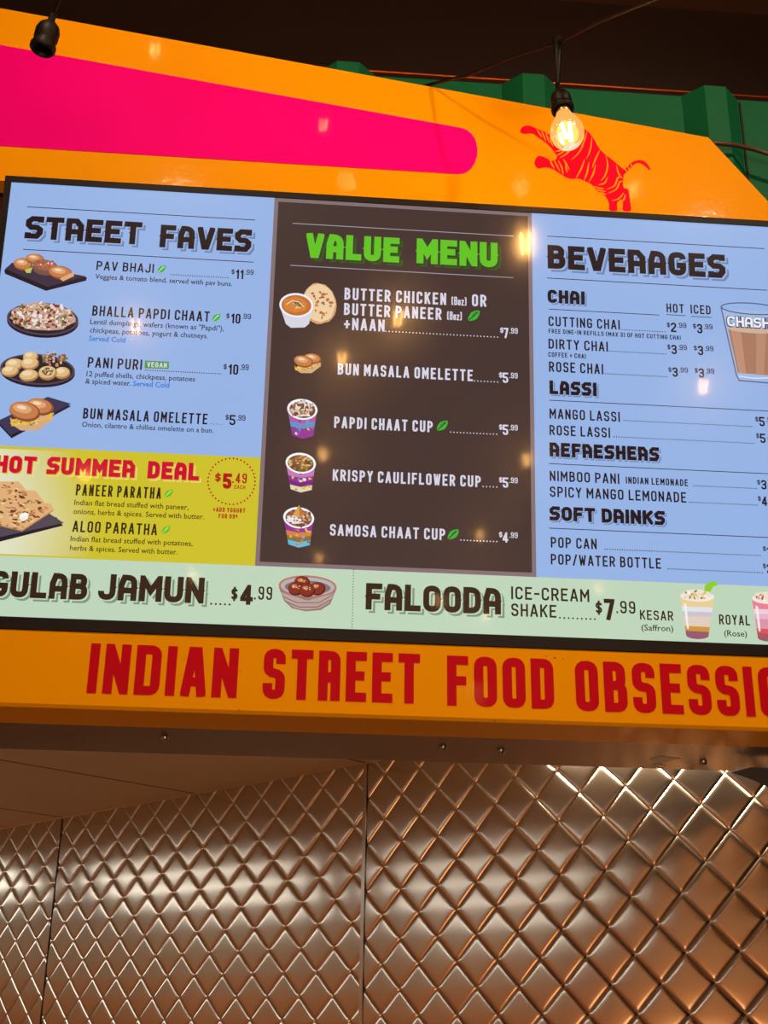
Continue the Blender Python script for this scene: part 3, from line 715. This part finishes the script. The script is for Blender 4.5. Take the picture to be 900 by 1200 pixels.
for k, (pts) in enumerate(([(-20, 566), (22, 566), (30, 575), (-20, 592)], [(-20, 572), (42, 577), (52, 590), (-20, 604)], [(-20, 585), (60, 592), (63, 599), (26, 623), (-20, 612)])):
    p.poly(pts, S(196, 140, 90)); p.poly([(x, y-1.6) for x, y in pts], S(224, 176, 122))
    xs = [q[0] for q in pts]; ys = [q[1] for q in pts]
    L = len(pts)
    for i in range(200):
        x, y = R.uniform(-18, 62), R.uniform(564, 622); ins_ = False
        for q in range(L):
            (xa, ya), (xb, yb_) = pts[q], pts[q-1]
            if (ya > y) != (yb_ > y) and x+4 < (xb-xa)*(y-ya)/(yb_-ya)+xa: ins_ = not ins_
        if ins_: p.ell(x, y-1.6, R.uniform(1, 4.2), R.uniform(.6, 1.7), R.choice([S(136, 78, 42), S(160, 98, 54), S(186, 120, 70), S(240, 206, 160), S(112, 60, 34), S(196, 132, 82)]), R.uniform(-.3, .6), .25, 8)
p.poly([(23, 604), (30, 601), (34, 603), (33, 609), (27, 611), (23, 608)], S(246, 240, 224)); p.poly([(23, 604), (30, 601), (34, 603), (28, 606)], S(255, 252, 244))
p.build('dish_picture', deal)
p = Pic()
for k in range(38):
    a = 2*pi*k/38; p.ell(271.3+27.6*cos(a), 564.3+27*sin(a), 1.1, 1.1, DRED, 0, 0, 8)
p.text('$', 251.7, 565.3, 258.6, 565.3, 11, DRED, .16); p.text('5', 260.6, 573, 271, 573, 18, DRED, .24); p.text('.49', 272, 566.2, 289, 566.8, 11.6, DRED, .15); p.text('EACH', 274.5, 573.2, 287.3, 573.6, 4.6, DRED, .16)
p.text('+ADD YOGURT', 249.6, 600, 287.3, 601.4, 5.4, DRED, .19); p.text('FOR 99¢', 256, 607.6, 278.4, 608.6, 5.4, DRED, .19); p.build('price_badge', deal)
p = Pic(); IB = S(52, 34, 20)
p.text('PANEER PARATHA', 88.5, 581.2, 188.4, 584.4, 13.4, IB); p.leaf(197.7, 578.4, 6.3, S(98, 190, 34), S(206, 230, 120))
p.plain('Indian flat bread stuffed with paneer,', 87, 592.2, 221, 597, 6.2, IB); p.plain('onions, herbs & spices. Served with butter.', 86, 602.5, 239, 608.4, 6.2, IB); p.build('menu_item', deal)
p = Pic()
p.text('ALOO PARATHA', 84.6, 623.8, 183.8, 627, 13.2, IB); p.leaf(194.5, 621, 6.3, S(98, 190, 34), S(206, 230, 120))
p.plain('Indian flat bread stuffed with potatoes,', 82.5, 634.5, 225.8, 639.7, 6.2, IB); p.plain('herbs & spices. Served with butter.', 81.8, 645.2, 208, 649.6, 6.2, IB); p.build('menu_item', deal)

# --- value menu
ins = .0085
p = Pic(); rect(p, U1+ins, -V1+ins, U2-ins, -ins, BROWN); p.build('dark_field', midp, PIXBG)
p = Pic(.0009); LG = S(168, 164, 176)
p.line(343, 262, 601.5, 276.8, .9, LG); p.line(340.4, 311, 601.5, 325.8, .9, LG)
p.text('VALUE', 358, 302.3, 467.7, 308, 29, LIME, .25, GB, .09, True, LIMED, BROWN); p.text('MENU', 488, 309, 583, 313.8, 29, LIME, .25, GB, .09, True, LIMED, BROWN)
tag(p.build('heading', midp), 'heavy lime green heading reading value menu')
VW = .165
p = Pic(.0009)
p.text('BUTTER CHICKEN', 403.5, 352, 522.7, 357, 14, WHITE, VW); p.text('(8oz)', 529, 357.8, 546.5, 358.6, 10, WHITE, .13, gap=.07); p.text('OR', 553, 359, 569.8, 360, 14, WHITE, VW)
p.text('BUTTER PANEER', 402.9, 370, 517.2, 374.8, 14, WHITE, VW); p.text('(8oz)', 523.8, 375.2, 541, 376, 10, WHITE, .13, gap=.07); p.leaf(555.3, 370.4, 8.4, LEAF, S(30, 60, 30))
p.text('+NAAN', 402.9, 387, 450.4, 389, 14, WHITE, VW); p.dots(452, 389.4, 583, 395, WHITE, .8, 4)
price(p, '7', '99', 585.8, 590, 595.6, 596.8, 606.5, 396.8, 12, WHITE, VW); p.build('menu_item', midp)
def vline(st, x0, y0, x1, y1, leaf, dx0, dy0, dx1, dy1, dol, yb):
    p = Pic(.0009); p.text(st, x0, y0, x1, y1, 13.4, WHITE, VW)
    if leaf: p.leaf(leaf[0], leaf[1], 8, LEAF, S(30, 60, 30))
    p.dots(dx0, dy0, dx1, dy1, WHITE, .8, 4); price(p, dol, '99', 584.6, 589, 595.4, 596.8, 606.5, yb, 12, WHITE, VW); p.build('menu_item', midp)
vline('BUN MASALA OMELETTE', 395.6, 439.8, 553.9, 446.3, None, 556, 446.6, 583, 448, '5', 449)
vline('PAPDI CHAAT CUP', 391.4, 502.4, 507, 506, (518.3, 499), 528, 507, 582, 508.8, '5', 510)
vline('KRISPY CAULIFLOWER CUP', 389.7, 564.4, 563.3, 570.3, None, 566, 570.4, 582, 571, '5', 571.8)
vline('SAMOSA CHAAT CUP', 386.4, 628.6, 521.6, 632.3, (531, 626.4), 540, 633.2, 582, 634.8, '4', 636)
p = Pic(.0009); R = random.Random(11)   # curry bowl with naan
p.ell(374, 356, 20, 24, S(214, 160, 110), -.2, .03, 26); p.ell(374, 355, 18.6, 22.4, S(238, 206, 164), -.2, .03, 26)
for i in range(26):
    a = R.uniform(0, 6.28); r = math.sqrt(R.random()); p.ell(374+15*r*cos(a), 355+19*r*sin(a), R.uniform(.9, 2.8), R.uniform(.8, 2.2), R.choice([S(186, 112, 62), S(210, 142, 86), S(160, 90, 50)]), 0, .25, 8)
p.poly([(327.5, 358), (335, 380), (341, 384.5), (357, 384), (362, 380), (367, 360)], S(214, 214, 226)); p.ell(347.3, 358, 20, 14.2, S(240, 240, 250), .08, 0, 28); p.ell(347.3, 358.2, 17.5, 12, S(196, 112, 46), .08, 0, 28); p.ell(346, 357.5, 14, 9, S(214, 132, 62), .08, .08, 20)
for i in range(9): p.ell(350+R.uniform(-5, 5), 357+R.uniform(-4, 4), 2.4, 1.5, R.choice([S(236, 190, 130), S(170, 84, 36), S(120, 110, 50)]), R.uniform(0, 3), .2, 8)
p.stroke([(336, 357), (342, 353), (350, 354), (356, 360)], .8, S(250, 232, 210)); p.build('dish_picture', midp)
p = omelette(364, 428, .56, False, 6); 
for i in range(len(p.v)): p.v[i] = (p.v[i][0], p.v[i][1], p.v[i][2]+.0005)
p.build('dish_picture', midp)
def cup(cx, cy, k, seed, food, wraps, top=None):
    """paper cup: rim ellipse centre (cx, cy)"""
    p = Pic(.0009); R = random.Random(seed)
    lx = lambda t: (cx-17.5*k+t*5.5*k+.04*t*30*k*0, cy+t*31*k); rx = lambda t: (cx+17.5*k-t*4.5*k, cy+t*31*k+1*k)
    H = len(wraps)
    p.poly([lx(0), rx(0), rx(1), (cx+1, cy+33.5*k), lx(1)], wraps[0])
    for i, c in enumerate(wraps):
        t0 = .28+.72*i/H; t1 = .28+.72*(i+1)/H
        a, b, c2, d = lx(t0), rx(t0), rx(t1), lx(t1)
        p.poly([a, (cx, a[1]+3.2*k), b, c2, (cx, c2[1]+3*k), d], c)
    for i in range(16):
        t = R.uniform(.35, .95); u = R.uniform(.1, .9); a, b = lx(t), rx(t); x = a[0]+(b[0]-a[0])*u
        p.poly([(x, a[1]+1), (x+R.uniform(1.4, 4)*k, a[1]+1.4), (x+R.uniform(1.4, 4)*k, a[1]+R.uniform(2.5, 5)*k), (x, a[1]+3.6*k)], R.choice(wraps+[S(226, 196, 60), S(240, 240, 246), S(60, 170, 200)]))
    p.ell(cx, cy, 18.2*k, 12.4*k, S(246, 246, 252), .12, 0, 28); p.ell(cx, cy+.4, 15.6*k, 10*k, S(110, 70, 52), .12, 0, 28)
    for i in range(64):
        a = R.uniform(0, 6.28); r = math.sqrt(R.random()); p.ell(cx+14*k*r*cos(a), cy-.5+9*k*r*sin(a), R.uniform(1, 4)*k, R.uniform(.7, 1.8)*k, R.choice(food), R.uniform(0, 3), .2, 8)
    if top: top(p, R)
    p.build('dish_picture', midp)
PUR = S(150, 48, 150)
cup(354.3, 480, .98, 21, [S(240, 226, 214), S(214, 190, 164), S(150, 104, 80), S(230, 214, 206), S(120, 78, 60)], [S(176, 90, 170), S(86, 150, 200), S(140, 60, 150), PUR])
cup(352.4, 543, .98, 22, [S(206, 150, 92), S(226, 180, 122), S(160, 104, 56), S(130, 84, 44), S(120, 150, 60)], [S(196, 120, 180), PUR, S(120, 36, 120), S(226, 214, 170)])
def samosa(p, R):
    p.ell(345, 609, 9, 5, S(236, 226, 226), .2, .2); p.poly([(343, 604), (350.5, 592), (357, 603), (350, 607)], S(216, 160, 84)); p.poly([(350.5, 592), (357, 603), (351, 605)], S(178, 118, 54))
    for i in range(20): p.ell(348+R.uniform(-9, 8), 610+R.uniform(-4, 3), 1.3, .9, R.choice([S(150, 50, 60), S(240, 230, 230), S(110, 130, 60), S(190, 120, 70)]), 0, .2, 7)
cup(350, 607, 1.0, 23, [S(150, 92, 52), S(120, 70, 40), S(176, 112, 64), S(206, 170, 140)], [PUR, S(214, 130, 70), S(140, 110, 70), S(90, 190, 220)], samosa)

# --- beverages
p = Pic()
p.line(641, 278.4, 895.4, 290, 1.0, INK); p.line(641, 327.4, 898.5, 338.8, 1.0, INK)
p.text('BEVERAGES', 641.8, 316.2, 850.5, 325.2, 27.6, INK, .24, GB, .10, True, SHB, BLUE); tag(p.build('heading', rgt), 'heavy dark heading reading beverages')
def head(st, x0, y0, x1, y1, cap, rx1, ry0, ry1):
    p = Pic(); p.text(st, x0, y0, x1, y1, cap, INK, .25, GB, .11, True, SHB, BLUE); p.line(643.4, ry0, rx1, ry1, .9, INK); p.build('heading', rgt)
head('CHAI', 641.8, 355.7, 685.3, 356.6, 15.5, 772.5, 363.4, 368.6); head('LASSI', 644, 462.6, 699.3, 464, 16, 906, 470.2, 481.2)
head('REFRESHERS', 644, 536.3, 772.5, 539.8, 16.5, 906, 544.2, 555); head('SOFT DRINKS', 644, 610.4, 779.3, 615.3, 16.6, 906, 619.5, 630)
p = Pic(); p.text('HOT', 781.2, 366.3, 801.6, 367, 10.4, INK); p.text('ICED', 809.4, 367.8, 833, 368.6, 10.4, INK); p.line(780.5, 369, 803.6, 370, .8, INK); p.line(809.8, 371, 834, 372, .8, INK); p.build('column_heading', rgt)
def bev(st, x0, y0, x1, y1, cap, dots, prices, extra=None):
    p = Pic(); p.text(st, x0, y0, x1, y1, cap, INK)
    p.dots(*dots, INK, .75, 2.9)
    for (dol, x, yb) in prices: price(p, dol, '99', x, x+4.8, x+11.2, x+12.6, x+22.8, yb, 11, INK, .17)
    if extra: p.text(*extra, INK, .17)
    p.build('menu_item', rgt)
bev('CUTTING CHAI', 642.8, 382.5, 726.4, 386.2, 11.4, (729, 387, 779, 388.6), [('2', 781.4, 389.4), ('3', 812, 391)], ('FREE DINE-IN REFILLS (MAX 3) OF HOT CUTTING CHAI', 642.7, 391.8, 797.3, 398, 5.2))
bev('DIRTY CHAI', 642.8, 409, 712.4, 412, 11.6, (714, 412.2, 780, 414.4), [('3', 782, 415.3), ('3', 813, 416.6)], ('COFFEE + CHAI', 642.4, 419, 686.3, 420.2, 5.6))
bev('ROSE CHAI', 643.4, 436, 707, 438.5, 12, (709.5, 438.8, 781, 441), [('3', 783.2, 441.8), ('3', 814, 443)])
bev('MANGO LASSI', 644, 491.4, 726.4, 493.8, 11.8, (731, 494, 880.7, 499), [('5', 885, 499.8)])
bev('ROSE LASSI', 644, 510.4, 715, 512.8, 11.8, (719.5, 513, 883, 518.8), [('5', 886, 519.4)])
bev('NIMBOO PANI', 644.3, 564.5, 725.8, 566.5, 12, (813, 569.4, 886, 572.6), [('3', 887.2, 573.8)], ('INDIAN LEMONADE', 733.3, 567.6, 806, 569.4, 8))
bev('SPICY MANGO LEMONADE', 644.4, 583, 804.2, 588.6, 12.2, (808, 589, 886.6, 591.8), [('4', 888, 593)])
bev('POP CAN', 645.5, 641.6, 699.3, 644, 12.4, (709, 644.2, 890.7, 650.6), [('1', 894, 651.6)])
bev('POP/WATER BOTTLE', 645.5, 661.5, 774.6, 666.7, 12.4, (783, 667, 893, 671), [('2', 894, 672)])
p = Pic(); R = random.Random(31)          # glass of chai
GL = S(196, 206, 228); 
p.poly([(845, 362), (863, 445), (905, 448), (914, 366)], S(160, 186, 228)); p.poly([(853, 385), (864.5, 437), (902, 440), (909, 389)], S(170, 122, 98)); p.poly([(856, 386), (866, 437), (874, 438), (868, 387)], S(190, 142, 118)); p.poly([(886, 388), (886, 439), (895, 439.6), (898, 389)], S(186, 138, 114))
p.ell(881, 387, 28, 3.6, S(206, 176, 156), .07, 0, 20)
for st in ([(845, 361), (863, 440), (866, 446), (902, 449), (906, 441), (915, 365)],): p.stroke(st, 1.5, S(96, 104, 130))
p.stroke([(866, 441), (884, 443.5), (904, 443)], 1.2, S(226, 228, 240))
el = [(880+35*cos(a*pi/12), 362+6.5*sin(a*pi/12)+2.4*cos(a*pi/12)) for a in range(25)]; p.stroke(el, 1.3, S(84, 94, 124))
p.text('CHASHA', 851.5, 383.8, 914, 386.5, 13.6, S(60, 54, 76), .30, GB, .06); p.text('CHASHA', 852.4, 382.6, 913, 385.3, 11.8, S(238, 236, 246), .2, GB, .10); p.build('drink_picture', rgt)

# --- dessert banner
GI = S(52, 32, 20); SHM = S(128, 146, 122)
p = Pic()
p.text('GULAB', -13, 699, 101.5, 703.5, 30.5, GI, .225, GB, .09, True, SHM, MINT); p.text('JAMUN', 114, 703.6, 238.5, 707, 30.5, GI, .225, GB, .09, True, SHM, MINT)
tag(p.build('heading', base), 'heavy brown heading reading gulab jamun')
p = Pic(); p.dots(247.5, 707.6, 269, 708.6, GI, 1.2, 5.3)
p.text('$', 270.6, 704.6, 278, 704.6, 17, GI, .14); p.text('4', 281, 708.6, 296, 709, 23.5, GI, .22); p.text('.99', 297.6, 702.6, 318.6, 703.4, 15.6, GI, .13); p.build('price', base)
p = Pic(); p.dots(414.3, 668, 412.6, 735, S(92, 110, 88), .7, 3.4); p.build('dotted_divider', base)
p = Pic(); R = random.Random(41)
p.poly([(326.5, 688), (333, 704), (342, 713), (358, 716.5), (376, 715), (387, 708), (394.5, 690)], S(150, 120, 116)); p.poly([(329, 694), (336, 706), (346, 712.6), (358, 714.5), (374, 713), (386, 706), (392, 695), (360, 704)], S(186, 160, 156))
p.ell(360.5, 687, 34, 12.6, S(190, 120, 92), .04, 0, 32); p.ell(360.5, 687.4, 31.5, 10.8, S(176, 178, 190), .04, 0, 32); p.ell(360.5, 688.5, 27, 8, S(140, 110, 104), .04, 0, 28)
for (x, y) in ((354, 683), (347, 690), (372, 690), (360, 692)):
    p.ell(x, y, 9.6, 8, S(92, 26, 20), 0, .03); p.ell(x-.6, y-.8, 8.4, 6.8, S(136, 44, 32), 0, .05); p.ell(x-2, y-3, 3.4, 2, S(206, 130, 110), 0, .15)
    for i in range(5): p.ell(x+R.uniform(-4, 4), y-2+R.uniform(-2.5, 2.5), 1, .7, R.choice([S(196, 190, 90), S(226, 196, 170)]), 0, .2, 7)
p.stroke([(334, 705), (350, 711.5), (372, 711.5), (388, 703)], .9, S(110, 70, 60)); p.stroke([(331, 699), (348, 706.5), (374, 706.5), (390, 697)], .8, S(120, 84, 76)); p.build('dish_picture', base)
p = Pic()
p.text('FALOODA', 428.2, 714.8, 587, 720, 31, GI, .225, GB, .09, True, SHM, MINT); tag(p.build('heading', base), 'heavy brown heading reading falooda')
p = Pic()
p.text('ICE-CREAM', 599, 702.2, 690.6, 705.8, 15, GI, .15); p.text('SHAKE', 599, 722.2, 652, 724, 15, GI, .15); p.dots(656, 724.2, 697, 725.6, GI, 1.1, 5)
p.text('$', 698, 720.6, 705.6, 720.6, 16.6, GI, .14); p.text('7', 708, 727, 720.6, 727, 25, GI, .2); p.text('.99', 722.2, 718.6, 744.6, 719.6, 14.6, GI, .14); p.build('menu_item', base)
p = Pic(); p.text('KESAR', 750, 726, 789, 727.8, 11.4, GI, .15); p.plain('(Saffron)', 751.6, 738.6, 789, 740.2, 7, GI); p.build('flavour_name', base); p = Pic(); p.text('ROYAL', 842.8, 731.6, 879, 733.4, 11.8, GI, .15); p.plain('(Rose)', 848.6, 745, 875.4, 746.6, 7, GI); p.build('flavour_name', base)
def shake(cx, cy, cols, seed, straw):
    p = Pic(); R = random.Random(seed)
    if straw: p.poly([(cx+9, cy-13), (cx+17, cy-18), (cx+23, cy-17), (cx+24, cy-13), (cx+19, cy-12), (cx+13, cy-2), (cx+8, cy-3)], S(140, 206, 40))
    W0, W1, H = 20, 13, 46
    for i in range(8):
        t0, t1 = i/8, (i+1)/8; a, b = W0+(W1-W0)*t0, W0+(W1-W0)*t1; c = cols[min(len(cols)-1, int(t0*len(cols)))]
        p.poly([(cx-a, cy+H*t0), (cx+a, cy+1.5+H*t0), (cx+b, cy+1.5+H*t1), (cx-b, cy+H*t1)], c)
    p.ell(cx, cy+H, W1, 4, cols[-1], .04)
    p.ell(cx, cy, W0, 6, S(240, 236, 226), .04); p.ell(cx-1, cy-2, W0*.85, 6.5, S(236, 226, 206), .04, .1)
    for i in range(30): p.ell(cx+R.uniform(-15, 14), cy-2+R.uniform(-5, 4), R.uniform(.8, 2.4), R.uniform(.6, 1.5), R.choice([S(190, 140, 60), S(250, 246, 240), cols[0], S(150, 110, 60), S(226, 190, 110)]), R.uniform(0, 3), .2, 7)
    p.poly([(cx-16, cy+8), (cx-13, cy+9), (cx-10, cy+38), (cx-12, cy+38)], S(246, 240, 236)); p.build('drink_picture', base)
shake(817, 699, [S(236, 206, 150), S(226, 226, 236), S(206, 196, 206), S(226, 206, 190), S(206, 150, 60), S(150, 90, 110)], 51, True)
shake(901, 702, [S(236, 130, 150), S(240, 206, 220), S(236, 180, 200), S(220, 150, 170), S(226, 80, 90), S(160, 90, 100)], 52, False)

# ------------------------------------------------------------------ string lights
def bulb_thing(name, loc, rot, lit=True):
    o = empty(name, loc); o.rotation_euler = rot
    # origin at the top of the socket, hanging down -z
    s = MB(); s.lathe([(.0001, .030), (.006, .030), (.007, .008), (.012, .003), (.019, -.004), (.0225, -.014), (.0225, -.030), (.0205, -.034), (.0215, -.040), (.024, -.045), (.024, -.052), (.0205, -.056), (.018, -.054), (.0175, -.030), (.0001, -.028)])
    s.build('socket', RUBBER, o, True)
    if lit:
        MB().lathe([(.0001, -.046), (.0135, -.046), (.0140, -.062), (.0125, -.064)]).build('brass_cap', BRASS, o, True)
        pr = [(.0130, -.060), (.0150, -.068), (.0195, -.080), (.0255, -.094), (.0295, -.108), (.0305, -.120), (.0285, -.133), (.0235, -.144), (.0160, -.152), (.0080, -.1555), (.0002, -.1565)]
        g = MB().lathe(pr, n=28).build('glass', GLASS, o, True)
        for sd in (-1, 1):
            MB().tube([(sd*.0095, 0, -.086), (sd*.0055, .002*sd, -.138)], .0030, 8).build('filament', FIL, o)
            MB().tube([(sd*.0035, 0, -.062), (sd*.0095, 0, -.090)], .0006, 6).build('support_wire', BRASS, o)
    return o
YBU = 2.06
pt = on_y(656, 111, YBU); pb = on_y(668, 172, YBU-.03)
ax = (pt-pb).normalized(); rot = ax.to_track_quat('Z', 'Y').to_euler()
B_SC = 1.13
B0 = bulb_thing('string_light_bulb', pt, rot)
B0.scale = (B_SC*.98, B_SC*.98, B_SC*.86)
for ch in B0.children:
    if ch.name.startswith('socket'): ch.scale = (.88, .88, .93)
tag(B0, 'glowing clear filament bulb in black socket hanging before the red tiger', 'light bulb', 'string light bulbs')
def copy_tree(o, parent=None):
    c = o.copy(); SC.collection.objects.link(c)
    if parent is not None: c.parent = parent
    for ch in list(o.children): copy_tree(ch, c)
    return c
Rb = random.Random(8)
def screen_bulb(x, y, z):
    """where a bulb at height z hangs whose mirror image shows at this spot of the screen"""
    q = ray(x, y); P = EYE+q*((TO-EYE).dot(TN)/q.dot(TN)); q = q.normalized(); r = q-TN*2*q.dot(TN)
    return P+r*((z-P.z)/r.z)
for i, (x, y) in enumerate(((472, 375), (375, 534), (398, 424), (617, 540), (565, 628), (372, 655), (828, 455), (700, 690), (515, 705), (225, 675), (570, 725), (155, 385), (100, 560))):
    p = screen_bulb(x, y, 3.36); c = copy_tree(B0); c.location = (p.x, p.y, p.z+.115); c.rotation_euler = (Rb.uniform(-.12, .12), Rb.uniform(-.12, .12), Rb.uniform(-.3, .3))
    tag(c, 'filament bulb on a string in the hall, mirrored as a glint in the menu screen', 'light bulb', 'string light bulbs mirrored in the screen')
node = on_y(653, 50, YBU+.03)
c0 = on_y(780, -6, YBU-.25); c1_ = on_y(700, 26, YBU-.10); c2_ = on_y(600, 66, 2.17); c3 = on_y(548, 88, 2.27); c4 = Vector((on_y(497, 101, 2.375).x, 2.375, on_y(497, 101, 2.375).z))
cb_ = MB().tube([c0+(c0-c1_)*1.5, c0, c1_, node, c2_, c3, c4], [.0042]*7, 10)
cb_.tube([node+Vector((0, 0, .012)), node+Vector((0, 0, -.022)), pt+ax*.0345], [.0105, .009, .005], 10)
tag(cb_.build('string_light_cable', RUBBER, None, True), 'black string light cable slanting up right past the glowing bulb to the frame top', 'cable')
for (x, y) in ((183, 62), (382, 150), (406, 213), (606, 222), (738, 224)):     # a second string, higher up, glinting in the sign board
    q = ray(x, y); P = EYE+q*(YF/q.y); z = 4.08; r = Vector((q.x, -q.y, q.z)); p = P+r*((z-P.z)/r.z)
    c = copy_tree(B0); c.location = (p.x, p.y, p.z+.115); c.rotation_euler = (Rb.uniform(-.1, .1), Rb.uniform(-.1, .1), 0)
    tag(c, 'filament bulb on the upper string, mirrored as a glare spot in the orange sign board', 'light bulb', 'string light bulbs mirrored in the sign board')
ys = 1.90
st_ = on_y(58.5, 29, ys); so = bulb_thing('empty_bulb_socket', st_, (0, 0, 0), False)
so.scale = (1.0, 1.0, 1.05); so.rotation_euler = (.10, .16, 0)
tag(so, 'black bulb socket without a lit bulb hanging before the pink band, upper left', 'bulb socket')
tag(MB().tube([st_+Vector((.0, 0, .02)), on_y(68, 4, ys-.02), on_y(72, -20, ys-.06)], .0036, 10).build('socket_cable', RUBBER, None, True), 'short dark cable holding the unlit socket at upper left', 'cable')
# brown cable on the green wall at the right
tag(MB().tube([on_y(820, 166, 2.47), on_y(842, 168, 2.47), on_y(862, 170, 2.475), on_y(884, 175, 2.485), on_y(903, 181, 2.485), on_y(960, 200, 2.485)], .0058, 10).build('wall_cable', mat('brown_cable', S(82, 50, 34), .35), None, True),
    'brown cable sagging across the green corrugated wall beyond the clipped sign corner', 'cable')
